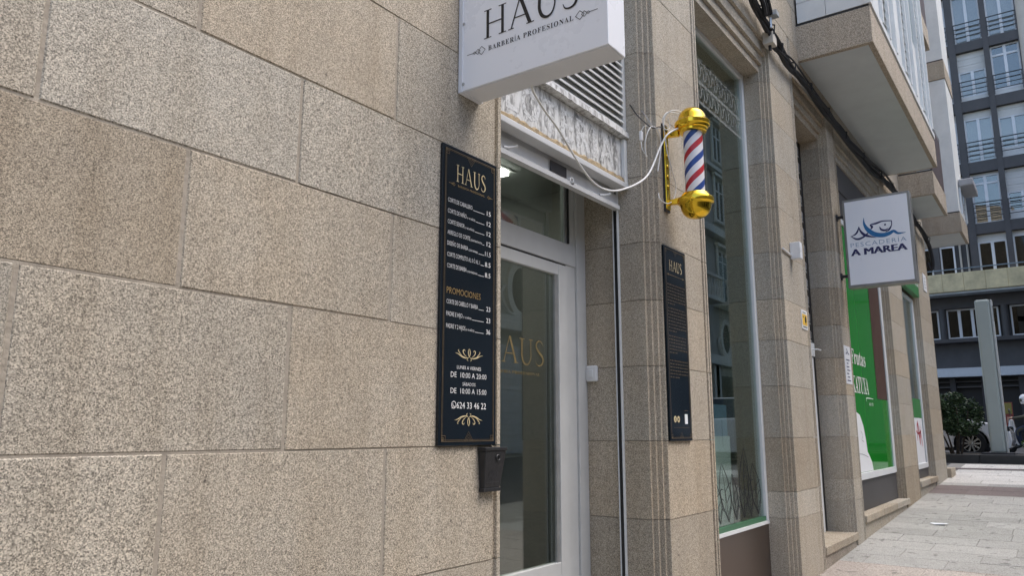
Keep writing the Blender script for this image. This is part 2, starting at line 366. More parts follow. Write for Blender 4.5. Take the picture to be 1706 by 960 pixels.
def text(mb, pl, body, x, y, cap, width=None, offset=-.012, ser=True, align='L', h=.0015, mi=0, space=1., italic=0.):
    vs, fs = glyphs(serif(body) if ser else body, offset, 2, space)
    if not vs: return x
    x0 = min(p[0] for p in vs); x1 = max(p[0] for p in vs)
    sy = cap/.68; sx = sy if width is None else width/(x1-x0)
    w = (x1-x0)*sx; ox = x-(w/2 if align == 'C' else w if align == 'R' else 0)
    mb.add([pl.at(ox+(p[0]-x0)*sx+italic*p[1]*sy, y+p[1]*sy, h) for p in vs], fs, mi)
    return ox+w
def ribbon(mb, pl, pts, ws, n=6, h=.0015, mi=0, smooth=True):
    k = len(pts); ws = ws if isinstance(ws, (list, tuple)) else [ws]*k
    if smooth: c = spline([(p[0], p[1], w) for p, w in zip(pts, ws)], n)
    else: c = [Vector((p[0], p[1], w)) for p, w in zip(pts, ws)]
    vs = []
    for i, p in enumerate(c):
        d = c[min(i+1, len(c)-1)]-c[max(i-1, 0)]; d.z = 0
        d = d.normalized() if d.length > 1e-12 else Vector((1, 0, 0)); q = Vector((-d.y, d.x, 0))*max(p.z, 1e-5)/2
        vs += [pl.at(p.x+q.x, p.y+q.y, h), pl.at(p.x-q.x, p.y-q.y, h)]
    mb.add(vs, [(2*i, 2*i+1, 2*i+3, 2*i+2) for i in range(len(c)-1)], mi)
def flat(mb, pl, pts, h=.0015, mi=0): mb.add([pl.at(p[0], p[1], h) for p in pts], [tuple(range(len(pts)))], mi)
def rect(mb, pl, x0, y0, x1, y1, h=.0015, mi=0): flat(mb, pl, [(x0, y0), (x1, y0), (x1, y1), (x0, y1)], h, mi)
def disc(mb, pl, x, y, r, h=.0015, mi=0, n=20, ry=None): flat(mb, pl, [(x+r*math.cos(2*math.pi*i/n), y+(ry or r)*math.sin(2*math.pi*i/n)) for i in range(n)], h, mi)
def haus(mb, pl, x, y, cap, width, wt=1., h=.0015, mi=0):
    """roman capitals H A U S with fine serifs"""
    s = cap; k = width/3.62/cap
    e = [0]
    def hh(): e[0] += 1; return h+e[0]*.00006
    def rc(a, b, c, d): rect(mb, pl, x+a*k*s, y+b*s, x+c*k*s, y+d*s, hh(), mi)
    def rb(p, w): ribbon(mb, pl, [(x+a*k*s, y+b*s) for a, b in p], [q*s*wt for q in w], 8, hh(), mi)
    def ln(a, b, c, d, w):
        w = w*wt; flat(mb, pl, [(x+(a-w/2)*k*s, y+b*s), (x+(a+w/2)*k*s, y+b*s), (x+(c+w/2)*k*s, y+d*s), (x+(c-w/2)*k*s, y+d*s)], hh(), mi)
    ln(.18, 0, .18, 1, .105); ln(.78, 0, .78, 1, .105); rc(.18, .475, .78, .52)
    for c in (.18, .78):
        rc(c-.15, 0, c+.15, .03); rc(c-.15, .97, c+.15, 1)
    o = 1.06; ln(o+.06, .0, o+.42, 1.02, .05); ln(o+.80, 0, o+.42, 1.02, .13); rc(o+.2, .33, o+.66, .37)
    rc(o-.05, 0, o+.17, .03); rc(o+.66, 0, o+.95, .03)
    o = 2.06; rb([(o+.16, 1), (o+.16, .62), (o+.16, .32), (o+.26, .08), (o+.44, -.01), (o+.62, .08), (o+.72, .32), (o+.72, .62), (o+.72, 1)], [.11, .11, .11, .11, .085, .06, .05, .05, .05])
    rc(o+.0, .97, o+.32, 1); rc(o+.6, .97, o+.85, 1)
    o = 3.02; rb([(o+.53, .80), (o+.50, .90), (o+.40, .98), (o+.27, .99), (o+.14, .90), (o+.11, .76), (o+.20, .62), (o+.36, .49), (o+.51, .36), (o+.55, .21), (o+.46, .06), (o+.29, -.0), (o+.13, .05), (o+.06, .20)],
       [.02, .04, .06, .075, .09, .10, .115, .125, .115, .10, .08, .06, .045, .02])
def diamonds(mb, pl, x, y, L_, sgn, w, h=.0015, mi=0):
    """rule, small and large lozenge: the ornament either side of the sub-title"""
    def P(a): return x+sgn*a*L_
    ribbon(mb, pl, [(P(0), y), (P(.35), y)], w, h=h, mi=mi, smooth=False)
    for c, r, rr in ((.42, .07, .055), (.60, .13, .12), (.80, .2, .19)):
        q = [(P(c-r), y), (P(c), y+rr*L_), (P(c+r), y), (P(c), y-rr*L_), (P(c-r), y)]
        for a, b in zip(q, q[1:]): ribbon(mb, pl, [a, b], w, h=h, mi=mi, smooth=False)
def flourish(mb, pl, x, y, w, h=.0015, mi=0, up=1):
    """mirrored acanthus scroll"""
    for s in (1, -1):
        def rb(p, q): ribbon(mb, pl, [(x+s*a*w, y+up*b*w) for a, b in p], [c*w for c in q], 6, h, mi)
        rb([(.02, -.07), (.14, -.085), (.28, -.055), (.40, -.01), (.5, .01)], [.008, .028, .036, .018, .006])
        rb([(.10, -.06), (.19, .0), (.23, .07), (.18, .10), (.15, .06)], [.008, .02, .026, .018, .008])
        rb([(.26, -.05), (.35, .02), (.40, .07), (.37, .09)], [.008, .018, .02, .008])
        rb([(.0, -.06), (.035, .03), (.025, .10), (.0, .14)], [.02, .026, .02, .004])
        rb([(.05, -.09), (.08, -.125), (.03, -.15)], [.012, .016, .004])
def g(x): return .044*x if x < 20.5 else .902
# ================================================================== ground
def ground():
    m = MB(); xs = [-900, -40, 20.5, 900]; zs = [-1.785, -1.785, .877, .877]
    for i in range(3):
        m.add([(xs[i], -900, zs[i]), (xs[i+1], -900, zs[i+1]), (xs[i+1], 900, zs[i+1]), (xs[i], 900, zs[i])], [(0, 1, 2, 3)])
    tag(m.build('ground', 'asphalt'), None, None, kind='structure')
ground()
pav = MB().add([(-30, -4.2, g(-30)-.007), (18.9, -4.2, g(18.9)-.007), (18.9, .3, g(18.9)-.007), (-30, .3, g(-30)-.007), (-30, -4.2, g(-30)-.2), (18.9, -4.2, g(18.9)-.2), (18.9, .3, g(18.9)-.2), (-30, .3, g(-30)-.2)],
      [(0, 1, 2, 3), (0, 4, 5, 1), (1, 5, 6, 2), (3, 2, 6, 7), (0, 3, 7, 4)]).build('pavement', 'pave_joint', kind='structure')
def slab(x0, x1, y0, y1, mat, dz=0., parent=pav, name='paving_slab'):
    q = .0022; x0 += q; x1 -= q; y0 += q; y1 -= q; c = .004
    t = [(x0, y0), (x1, y0), (x1, y1), (x0, y1)]; ti = [(x0+c, y0+c), (x1-c, y0+c), (x1-c, y1-c), (x0+c, y1-c)]
    v = [(a, b, g(a)-.03) for a, b in t]+[(a, b, g(a)+dz-c) for a, b in t]+[(a, b, g(a)+dz) for a, b in ti]
    f = [(i, (i+1) % 4, 4+(i+1) % 4, 4+i) for i in range(4)]+[(4+i, 4+(i+1) % 4, 8+(i+1) % 4, 8+i) for i in range(4)]+[(8, 9, 10, 11)]
    MB().add(v, f).build(name, mat, parent)
rx = 4.0; row = 0
while rx < 18.6:
    if rx < 7.7: w, mat, ln = .46, 'slab_pink', .46
    elif 13.25 <= rx < 13.9: w, mat, ln = .62, 'slab_dark', .9
    elif rx >= 14.8: w, mat, ln = .48, 'slab_pale', .95
    else: w, mat, ln = .42, 'slab_grey', .66
    if rx < 7.7 < rx+w: w = 7.7-rx
    if rx < 13.25 < rx+w: w = 13.25-rx
    y = .02; first = True; off = (row*.37) % 1
    while y > -2.9:
        l = ln*(off if first and off > .25 else 1)*random.uniform(.92, 1.08); first = False
        slab(rx, rx+w, y-l, y, mat, random.uniform(-.0025, .0025)); y -= l
    rx += w; row += 1
# litter and the long drain slot
dr = thing('drain_grating', (17.8, -.4, g(17.8)), 'long dark slotted drain grating across the pale paving at the street corner', 'drain')
dx0, dx1 = 17.45, 17.75
for k in range(34):
    yy = .12-k*.034
    MB().add([(dx0, yy, g(dx0)+.006), (dx1, yy, g(dx1)+.006), (dx1, yy-.022, g(dx1)+.006), (dx0, yy-.022, g(dx0)+.006), (dx0, yy, g(dx0)-.006), (dx1, yy, g(dx1)-.006), (dx1, yy-.022, g(dx1)-.006), (dx0, yy-.022, g(dx0)-.006)],
             [(0, 1, 2, 3), (0, 4, 5, 1), (2, 6, 7, 3), (0, 3, 7, 4), (1, 5, 6, 2)]).build('bar', 'slab_dark', dr)
MB().add([(dx0-.04, .14, g(dx0)+.0035), (dx1+.04, .14, g(dx1)+.0035), (dx1+.04, -1.06, g(dx1)+.0035), (dx0-.04, -1.06, g(dx0)+.0035)], [(0, 1, 2, 3)]).build('trough', 'shop_dark', dr)
lit = MB()
for i in range(5):
    lit.add([(10.15+.022*i, -.47+.05*(i % 2), g(10.2)+.006+.012*(i % 2)), (10.15+.022*i, -.60+.03*(i % 2), g(10.2)+.008+.010*((i+1) % 2))], [])
lit.f = [(2*i, 2*i+1, 2*i+3, 2*i+2) for i in range(4)]; lit.mi = [0]*4; lit.sm = [False]*4
o = lit.build('litter', 'paper', label='crumpled scrap of white paper lying on the grey paving', cat='litter')
sm = o.modifiers.new('thick', 'SOLIDIFY'); sm.thickness = .001

# ================================================================== the granite building
B = thing('granite_building', (6., .3, 0.), 'beige granite corner building with shop openings and white glazed balconies above', 'building')
ROWS = [-.35, .20, .61, 1.018, 1.445, 1.867, 2.25, 2.595, 3.0, 3.40, 3.80, 4.21, 4.56, 4.914, 5.30]
JX = {0: [-.04, .706, 1.449], 1: [.32, 1.088, 1.862]}
HG = .0024
# tone (0 warm .. 1 grey) and brightness of the stones one can tell apart by colour
TONE = {(7, 0): (.6, .98, 0, 1), (7, 1): (.25, 1.02, 0, 1), (7, 2): (.75, .95, 0, 1), (6, 0): (.7, .94, 0, 1), (6, 1): (.95, 1.0, 0, 1), (6, 2): (.85, .98, 0, 1), (5, 0): (.18, .84, 0, 1), (5, 1): (.4, 1., 0, 1), (5, 2): (.55, 1.02, 0, 1),
        (4, 0): (.7, .8, 0, 1), (4, 1): (.65, .93, 0, 1), (4, 2): (.3, 1.03, 0, 1), (3, 0): (.75, 1.02, 0, 1), (3, 1): (.5, 1.0, 0, 1), (3, 2): (.4, 1.02, 0, 1)}
for r in range(len(ROWS)-1):
    z0, z1 = ROWS[r]+HG, ROWS[r+1]-HG
    par = 1 if r in (3, 5, 7, 9, 11, 1, 13) else 0
    if r in (3, 5, 7): par = {3: 1, 5: 1, 7: 1}[r]
    if r == 4: par = 0
    if r == 6: par = 0
    js = [-2.2, -1.2]+JX[par]
    for a, b in zip(js, js[1:]):
        d = random.uniform(-.0015, .0015)
        MB().cbox((a+.005, d, z0), (b-.005, .12, z1), .0035).build('stone_block', 'granite', B).color = TONE.get((r, js.index(a)-2), (tone_rng.random(), tone_rng.uniform(.9, 1.05), 0, 1))
    a = js[-1]+.005; d = random.uniform(-.001, .001)
    MB().prism([(a, .5), (a, d+.003), (a+.003, d), (2.445, d), (2.449, .013), (2.472, .013), (2.476, 0), (2.497, 0), (2.50, .003), (2.50, .5)], 'Z', z0, z1).build('stone_block', 'granite', B).color = TONE.get((r, 2), (tone_rng.random(), tone_rng.uniform(.9, 1.05), 0, 1))
MB().box((-14, .0030, -.4), (2.443, .48, 5.30)).build('mortar_bed', 'mortar', B)
def pilaster(xf0, xf1, xr, rows, last=False):
    e = xr-xf1
    for r in range(len(rows)-1):
        z0, z1 = rows[r]+HG*.7, rows[r+1]-HG*.7; j = random.uniform(-.001, .001)
        p = [(xf0-.066, .55), (xf0-.066, .078), (xf0-.044, .078), (xf0-.044, .052), (xf0-.022, .052), (xf0-.022, .026), (xf0, .026), (xf0, .002+j), (xf0+.002, j), (xf1, j),
             (xf1+.003, .014), (xf1+e*.35, .014), (xf1+e*.38, .002), (xf1+e*.62, .002), (xf1+e*.65, .012), (xf1+e*.74, .012), (xf1+e*.77, 0), (xr-.002, 0), (xr, .002), (xr, .55)]
        MB().prism(p, 'Z', z0, z1).build('pilaster_stone', 'granite', B)
    MB().box((xf0-.055, .085, -.4), (xr-.006, .545, 5.28)).box((xf0+.006, .016, -.4), (xf1-.004, .084, 5.28)).build('mortar_bed', 'mortar', B)
RP = [-.35, .2, .61]+ROWS[3:]
RQ = [-.35, .32, .81, 1.018]+ROWS[4:]
RE = [-.35, .45, 1.018]+ROWS[4:]
pilaster(4.075, 4.700, 4.790, RP)
pilaster(6.515, 7.175, 7.255, RQ)
pilaster(8.515, 8.815, 8.890, RQ)
pilaster(11.50, 12.56, 12.63, RE)
pilaster(14.30, 15.60, 15.66, RE)
def lintel(xl, xf0, n):
    xs = [xl+.001+(xf0-xl)*i/n for i in range(n+1)]
    for i in range(n):
        a, b = xs[i]+(.002 if i else 0), xs[i+1]-(.002 if i < n-1 else 0); m = MB()
        for k, (ya, yb, zb) in enumerate(((.0, .026, 4.914), (.026, .052, 4.805), (.052, .078, 4.720), (.078, .55, 4.647))):
            m.box((a, ya, zb), (b-(.022*k+.0005 if i == n-1 else 0), yb, 5.297))
        m.build('lintel_stone', 'granite', B)
for xl, xf, n in ((2.50, 4.075, 2), (4.79, 6.515, 2), (7.255, 8.515, 1), (8.89, 11.50, 3), (12.63, 14.30, 2)): lintel(xl, xf, n)
# wall stones above the shop fronts
for r, (z0, z1) in enumerate(((5.30, 5.72), (5.72, 6.14), (6.14, 6.56), (6.56, 7.0))):
    x = -2.2+(.4 if r % 2 else 0)
    while x < 7.5:
        b = min(x+.80, 7.6); MB().cbox((x+.003, random.uniform(-.001, .001), z0+HG), (b-.003, .2, z1-HG), .003).build('stone_block', 'granite', B); x += .80
MB().box((-14, .008, 5.30), (15.66, .4, 7.)).build('mortar_bed', 'mortar', B)
MB().box((-14, .0, 7.), (15.66, .4, 19.)).build('upper_wall', 'granite_band', B)
MB().prism([(-14, .4), (15.66, .4), (15.66, .02), (18.4, 2.75), (18.4, 14), (-14, 14)], 'Z', 5.32, 19.).build('building_core', 'granite_band', B)
MB().box((-14, 3.6, -.4), (15.5, 14, 5.31)).box((2.30, .5, -.4), (2.42, 3.6, 5.31)).build('shop_back_wall', 'inside_wall', B)
MB().prism([(15.5, .55), (15.655, .05), (18.2, 2.6), (18.2, 14), (15.5, 14)], 'Z', -.4, 5.31).build('corner_wall', 'granite', B)
for a in (7.0, 8.6, 12.2): box('partition', (a, .56, -.4), (a+.15, 3.6, 5.31), 'inside_wall', B)
box('shop_ceiling', (2.3, .56, 4.66), (15.5, 3.6, 5.31), 'inside_ceiling', B)
box('shop_floor', (2.3, .02, -.3), (8.9, 3.6, .17), 'inside_dark', B)
box('entry_partition', (4.70, .56, .17), (4.78, 3.6, 4.66), 'inside_wall', B)
box('entry_ceiling', (2.42, .56, 3.27), (4.70, 3.6, 3.34), 'inside_ceiling', B)
# plinths, sills and steps under the openings
MB().box((4.80, .30, -.4), (6.45, .5, .30)).build('plinth_stone', 'plinth_granite', B)
MB().box((7.256, .004, -.4), (8.449, .5, .43)).build('plinth_stone', 'plinth_granite', B)
def sill(x0, x1, y0, y1, z0, z1, n):
    w = (x1-x0)/n
    for i in range(n): MB().box((x0+w*i+.0015, y0, z0), (x0+w*(i+1)-.0015, y1, z1)).build('sill_stone', 'granite', B, bevel=.006)
sill(7.257, 8.505, -.012, .54, .432, .503, 1)
MB().box((8.892, .004, -.4), (11.43, .5, .555)).build('plinth_stone', 'granite', B)
sill(8.892, 11.56, -.022, .2, .556, .628, 3)
MB().box((12.632, .004, -.4), (14.23, .5, .70)).build('plinth_stone', 'granite', B)
sill(12.632, 14.34, -.022, .2, .702, .785, 2)
sill(15.70, 16.3, -.06, .5, .60, .85, 1); MB().box((15.68, -.03, -.4), (16.25, .5, .598)).build('plinth_stone', 'granite', B)

# ---------------- entrance door (recessed)
YD = .49
dm = MB()
for a, b in (((3.905, YD-.02, .17), (4.008, YD+.06, 4.65)), ((2.505, YD-.02, .17), (2.60, YD+.06, 4.65))): dm.box(a, b)
dm.box((2.60, YD-.012, 2.47), (3.905, YD+.05, 2.60)); dm.box((2.60, YD-.012, 3.22), (3.905, YD+.05, 3.30))
dm.box((3.835, YD-.008, 2.60), (3.905, YD+.05, 3.22)); dm.box((3.80, YD-.006, .17), (3.905, YD+.04, 2.47))
door = dm.build('door', 'door_white', B, bevel=.004, label='white framed glass shop door with gold lettering in a deep granite recess')
lf = MB(); lf.box((3.703, YD-.016, .20), (3.792, YD+.03, 2.458)).box((2.62, YD-.016, .20), (2.71, YD+.03, 2.458)).box((2.71, YD-.015, 2.39), (3.703, YD+.03, 2.457)).box((2.71, YD-.015, .20), (3.703, YD+.03, .80))
lf.build('door_leaf', 'door_white', door, bevel=.004)
box('door_glass', (2.70, YD+.004, .79), (3.71, YD+.010, 2.40), 'door_glass', door)
box('transom_glass', (2.59, YD+.012, 2.59), (3.84, YD+.018, 3.23), 'door_glass', door)
MB().box((3.668, YD-.010, .80), (3.7025, YD+.003, 2.39)).box((3.80, YD-.001, 2.60), (3.8345, YD+.010, 3.22)).build('glazing_bead', 'galvanised', door)
MB().box((3.7928, YD-.004, .2), (3.7992, YD+.02, 2.465)).box((2.62, YD-.003, 2.4585), (3.7992, YD+.02, 2.4695)).box((3.8245, YD-.013, 2.605), (3.8335, YD-.002, 3.22)).build('gasket', 'dark_strip', door)
pl = Plane((0, YD+.0035, 0), (1, 0, 0), (0, 0, 1)); dg_ = MB()
haus(dg_, pl, 3.02, 1.852, .137, .545, .8); text(dg_, pl, 'BARBERÍA PROFESIONAL', 3.30, 1.795, .016, .46, align='C')
dg_.build('gold_lettering', 'door_gold', door)
# things inside the entry
lamp = thing('ceiling_lamp', (3.9, 1.15, 3.26), 'lit white ceiling lamp seen through the glass above the door', 'lamp')
box('diffuser', (3.30, 1.12, 3.235), (4.10, 1.24, 3.262), 'lamp_white', lamp); box('housing', (3.27, 1.09, 3.262), (4.13, 1.27, 3.27), 'white_paint', lamp)
# ---------------- tall display window
YG = .235
wm = MB(); wm.box((6.398, YG-.02, .79), (6.447, YG+.05, 4.646)).box((4.795, YG-.02, .79), (4.84, YG+.05, 4.646)).box((4.84, YG-.018, 4.60), (6.398, YG+.05, 4.646))
win = wm.build('display_window', 'white_alu', B, bevel=.003, label='tall narrow shop display window with etched bands and dark glass')
box('bottom_rail', (4.795, YG-.022, .765), (6.448, YG+.05, .79), 'white_alu', win); box('green_bead', (4.84, YG-.012, .791), (6.397, YG+.02, .825), 'green_rail', win)
box('pane', (4.83, YG+.004, .80), (6.402, YG+.012, 4.61), 'shop_glass', win)
box('kick_panel', (4.795, YG-.012, -.2), (6.448, YG+.05, .764), 'brown_steel', win)
pl = Plane((0, YG+.0035, 0), (1, 0, 0), (0, 0, 1)); fm = MB()
# etched lace band near the top
for zc in (4.12, 4.30):
    for i in range(26):
        x = 4.88+i*.06; s = 1 if i % 2 else -1
        ribbon(fm, pl, [(x, zc+s*.05), (x+.03, zc+s*.07), (x+.05, zc), (x+.02, zc-s*.05), (x-.005, zc-s*.02), (x+.012, zc+s*.01)], [.006, .012, .016, .014, .01, .004], 4, .001)
        disc(fm, pl, x+.03, zc+s*.095, .010, .001, n=8)
for z0, z1 in ((4.02, 4.045), (4.19, 4.215), (4.38, 4.39)): rect(fm, pl, 4.85, z0, 6.38, z1, .0008)
fm.build('etched_band', 'frosted_vinyl', win)
fl = MB(); random.seed(21)
for i in range(9):                       # line-drawn leaves and petals standing on the bottom rail
    x = 4.95+i*.165; hgt = random.uniform(.28, .52); lean = random.uniform(-.12, .12); w = random.uniform(.06, .10)
    for s in (-1, 1): ribbon(fl, pl, [(x, .85), (x+s*w+lean*.3, .85+hgt*.35), (x+s*w*.9+lean*.7, .85+hgt*.7), (x+lean, .85+hgt)], [.010, .014, .012, .007], 6, .001)
    ribbon(fl, pl, [(x, .85), (x+lean*.4, .85+hgt*.45), (x+lean*.9, .85+hgt*.9)], [.010, .008, .005], 5, .001)
    for k in range(3): ribbon(fl, pl, [(x+lean*.2*k, .9+hgt*.2*k), (x+.04, .95+hgt*.2*k), (x+.075, .93+hgt*.22*k)], [.007, .008, .005], 4, .001)
    for k in range(2): ribbon(fl, pl, [(x-.02+lean*.2*k, .88+hgt*.25*k), (x-.05, .93+hgt*.25*k), (x-.06, .99+hgt*.22*k)], [.007, .008, .005], 4, .001)
fl.build('flower_drawing', 'letter_black', win)
db_ = thing('reflection_board', (5.5, .36, .80), 'added white lettered board imitating the pale reflection low in the tall display window', 'reflection stand-in')  # added board imitating the bright street reflection low in the glass
box('reflection_white_board', (4.86, .345, .80), (6.00, .375, 1.46), 'paper', db_); box('reflection_grey_board', (4.86, .350, 1.461), (5.97, .38, 1.70), 'pale_blue', db_)
pl = Plane((0, .345, 0), (1, 0, 0), (0, 0, 1)); m = MB(); text(m, pl, 'PESCADERÍA', 5.60, 1.475, .06, .75, offset=-.01, ser=False, align='R', h=.002); m.build('reflection_board_letters', 'ink_grey', db_)
m = MB(); text(m, pl, 'A MAREA', 5.62, 1.375, .085, .75, offset=.004, ser=False, align='R', h=.002); m.build('reflection_board_letters', 'navy', db_)
# ---------------- fish shop opening: rolling lattice grille
gr = thing('lattice_grille', (7.85, .26, .503), 'galvanised lattice roller grille closing the narrow doorway beside the yellow sticker', 'roller grille')
gm = MB(); gx = [7.30+i*.055 for i in range(22)]
for k in range(25):
    z = 2.42+k*.092
    gm.tube([(x, .255+.012*(i % 2), z+(.040 if i % 2 else -.006)) for i, x in enumerate(gx) if x < 8.34], .0065, 5)
    for i, x in enumerate(gx):
        if i % 2 == k % 2 and x < 8.33: gm.tube([(x, .262, z+.03), (x+.004, .262, z+.095)], .008, 5)
gm.build('lattice', 'galvanised', gr)
MB().box((7.262, .235, .505), (7.30, .285, 4.64)).build('guide_rail', 'white_alu', gr); MB().box((8.345, .27, .505), (8.446, .285, 4.64)).build('guide_rail', 'shop_dark', gr)
MB().box((7.30, .255, .505), (8.315, .275, 2.255)).build('lower_panel', 'white_alu', gr, bevel=.003)
MB().box((7.30, .24, 2.26), (8.335, .28, 2.40)).build('bottom_bar', 'white_alu', gr, bevel=.004); MB().tube([(8.25, .24, 2.33), (8.25, .19, 2.33), (8.33, .18, 2.325)], .007, 6).build('handle', 'white_pvc', gr)
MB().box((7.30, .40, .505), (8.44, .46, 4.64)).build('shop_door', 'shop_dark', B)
# ---------------- fruit shop windows
def shopwin(x0, x1, z0, z1, label, pane):
    y = .082; m = MB()
    m.box((x1-.15, y, z0), (x1-.085, y+.06, z1)).box((x1-.075, y+.004, z0), (x1-.002, y+.06, z1)).box((x0, y, z0), (x0+.07, y+.06, z1))
    m.box((x0+.07, y-.006, z0), (x1-.15, y+.06, z0+.075)).box((x0+.07, y, z1-.06), (x1-.15, y+.06, z1))
    w = m.build('shop_window', 'white_alu', B, bevel=.004, label=label)
    box('pane', (x0+.06, y+.018, z0+.06), (x1-.14, y+.028, z1-.05), pane, w); return w
f1 = shopwin(8.895, 11.43, .965, 3.95, 'green covered fruit shop window with white lettering', 'green_vinyl')
f2 = shopwin(12.635, 14.23, .93, 3.66, 'narrow fruit shop window with red scribble on a white sheet', 'shop_glass')
box('stone_panel', (8.892, .10, .63), (11.43, .16, .962), 'slate_panel', f1); box('stone_panel', (12.635, .10, .787), (14.23, .16, .928), 'slate_panel', f2)
MB().box((8.895, .10, 3.952), (11.43, .25, 4.646)).box((8.895, .085, 4.30), (11.43, .0995, 4.36)).build('roller_box', 'dark_slate', f1)
box('green_edge', (8.90, .084, 3.70), (8.962, .0995, 3.951), 'green_sign', f1)
pl = Plane((0, .0990, 0), (1, 0, 0), (0, 0, 1)); m = MB()
text(m, pl, 'Frutas', 9.30, 2.26, .17, .76, offset=.0, h=.002); text(m, pl, 'KATUXA', 9.27, 1.93, .19, .86, offset=.0, h=.002)
m.build('white_lettering', 'ink_white', f1, kind='stuff')
m = MB(); ribbon(m, pl, [(9.95, 1.845), (9.98, 1.885), (10.35, 1.885)], [.012, .015, .008], 5, .002); text(m, pl, '611 71', 10.1, 1.80, .035, .22, ser=False, offset=.02, h=.002); m.build('telephone_number', 'ink_white', f1)
m = MB(); flat(m, pl, [(8.97, 1.045), (10.02, 1.045), (9.98, 1.14), (9.86, 1.22), (9.78, 1.26), (9.74, 1.40), (9.66, 1.56), (9.52, 1.68), (9.30, 1.72), (8.97, 1.70)], .002); m.build('white_cutout', 'paper', f1)
m = MB()
for a in ([(9.5, 1.50), (9.58, 1.45), (9.52, 1.40), (9.62, 1.38)], [(9.2, 1.25), (9.5, 1.24), (9.8, 1.20)]): ribbon(m, pl, a, .008, 5, .003)
m.build('ink_lines', 'ink_grey', f1)
box('curtain', (10.62, .112, 1.04), (11.20, .12, 3.4), 'curtain_reflection_brown', f1) if False else None
box('reflection_strip', (10.62, .0970, 1.90), (11.275, .0992, 3.89), 'curtain_reflection_brown', f1)  # reflection of the stone jamb, painted on the green pane as a brown strip
box('notice_sheet', (13.0, .099, 1.0), (14.05, .0995, 1.70), 'paper', f2)
m = MB(); pl2 = Plane((0, .0975, 0), (1, 0, 0), (0, 0, 1))
for a in ([(13.45, 1.35), (13.55, 1.62), (13.66, 1.30)], [(13.6, 1.66), (13.7, 1.40), (13.8, 1.58)], [(13.4, 1.5), (13.6, 1.46), (13.85, 1.5)], [(13.7, 1.28), (13.8, 1.5), (13.9, 1.26)]): ribbon(m, pl2, a, .028, 6, .001)
m.build('red_scribble', 'red_ink', f2)
box('green_strip', (12.7, .099, 1.702), (14.08, .0995, 2.0), 'green_sign', f2); box('brown_curtain', (12.7, .30, 1.0), (14.2, .34, 3.6), 'curtain_reflection_brown', f2)
gs = thing('fruit_shop_sign', (13.4, .03, 3.7), 'green fascia sign with white letters over the narrow fruit shop window', 'sign')
box('sign_panel', (12.64, -.02, 3.69), (14.22, .06, 4.28), 'green_sign', gs, bevel=.008)
m = MB(); text(m, Plane((0, -.02, 0), (1, 0, 0), (0, 0, 1)), 'KATUXA', 12.72, 3.86, .30, 1.42, offset=0., h=.002); m.build('sign_letters', 'ink_white', gs)
MB().box((12.64, .066, 4.282), (14.22, .3, 4.64)).build('roller_box', 'dark_slate', B)

# ---------------- balconies with granite bands
def band(x0, x1, yf, z0, z1):
    o = MB().box((x0, yf, z0), (x1, .02, z1)).build('balcony', 'granite_band', B, bevel=.006)
    MB().box((x0+.05, yf+.05, z0-.004), (x1-.05, .0, z0-.0005)).build('soffit', 'grey_plaster', o)
    MB().box((x0+.012, yf+.012, z1), (x1-.012, .0, z1+.028)).build('dark_joint', 'dark_strip', o)
    return o
b1 = band(7.54, 11.95, -.70, 5.18, 5.56)
# glazed white gallery on it: side panels and a long front of shutters
zt = 8.26
for i, (a, b) in enumerate(((-.69, -.30), (-.295, -.02))):
    z = 5.59
    for h in (.22, .30, .30, .30, .30, .30, .30, .30, .30):
        MB().box((7.545, a, z), (7.575, b, min(z+h-.006, zt))).build('side_panel', 'white_paint', b1); z += h
MB().box((7.53, -.715, 5.585), (7.60, -.655, zt)).build('corner_post', 'white_paint', b1)
x = 7.60; k = 0
MB().box((7.6, -.712, 5.588), (11.92, -.66, 5.66)).build('front_sill', 'white_paint', b1)
while x < 11.88:
    w = .40 if k % 3 else .56
    MB().box((x, -.722, 5.66), (x+.055, -.65, zt)).build('mullion', 'white_paint', b1)
    MB().box((x+.115, -.702, 5.66), (x+.155, -.655, zt)).build('mullion', 'white_pvc', b1)
    if k % 3 == 1:
        for q in range(24): MB().prism([(-.70, 5.68+q*.1), (-.665, 5.74+q*.1), (-.66, 5.735+q*.1), (-.695, 5.675+q*.1)], 'X', x+.156, min(x+w, 11.9)).build('louvre_slat', 'white_paint', b1)
    elif k % 3 == 2: MB().box((x+.157, -.68, 5.66), (min(x+w, 11.9)-.002, -.665, zt)).build('front_panel', 'white_paint', b1)
    else:
        MB().box((x+.157, -.69, 5.66), (min(x+w, 11.9)-.002, -.66, 6.55)).build('front_panel', 'white_paint', b1)
        MB().box((x+.157, -.68, 6.55), (min(x+w, 11.9)-.002, -.672, zt)).build('window_pane', 'house_glass', b1)
    x += w; k += 1
MB().box((7.58, -.64, 5.60), (11.90, -.05, zt)).build('gallery_interior', 'blind', b1)
MB().box((11.90, -.69, 5.59), (11.94, -.02, zt)).build('side_panel', 'white_paint', b1)
for zz in (5.18, 8.28):                   # open balconies with brown parapets
    b2 = band(13.3, 14.85, -.50, zz, zz+.38)
    MB().box((13.31, -.49, zz+.42), (14.84, -.465, zz+1.32)).build('parapet', 'brown_panel', b2)
    MB().tube([(13.3, -.48, zz+1.36), (14.85, -.48, zz+1.36)], .022, 6).build('handrail', 'white_pvc', b2)
    MB().box((13.30, -.485, zz+.42), (13.325, -.02, zz+1.32)).build('parapet', 'brown_panel', b2)
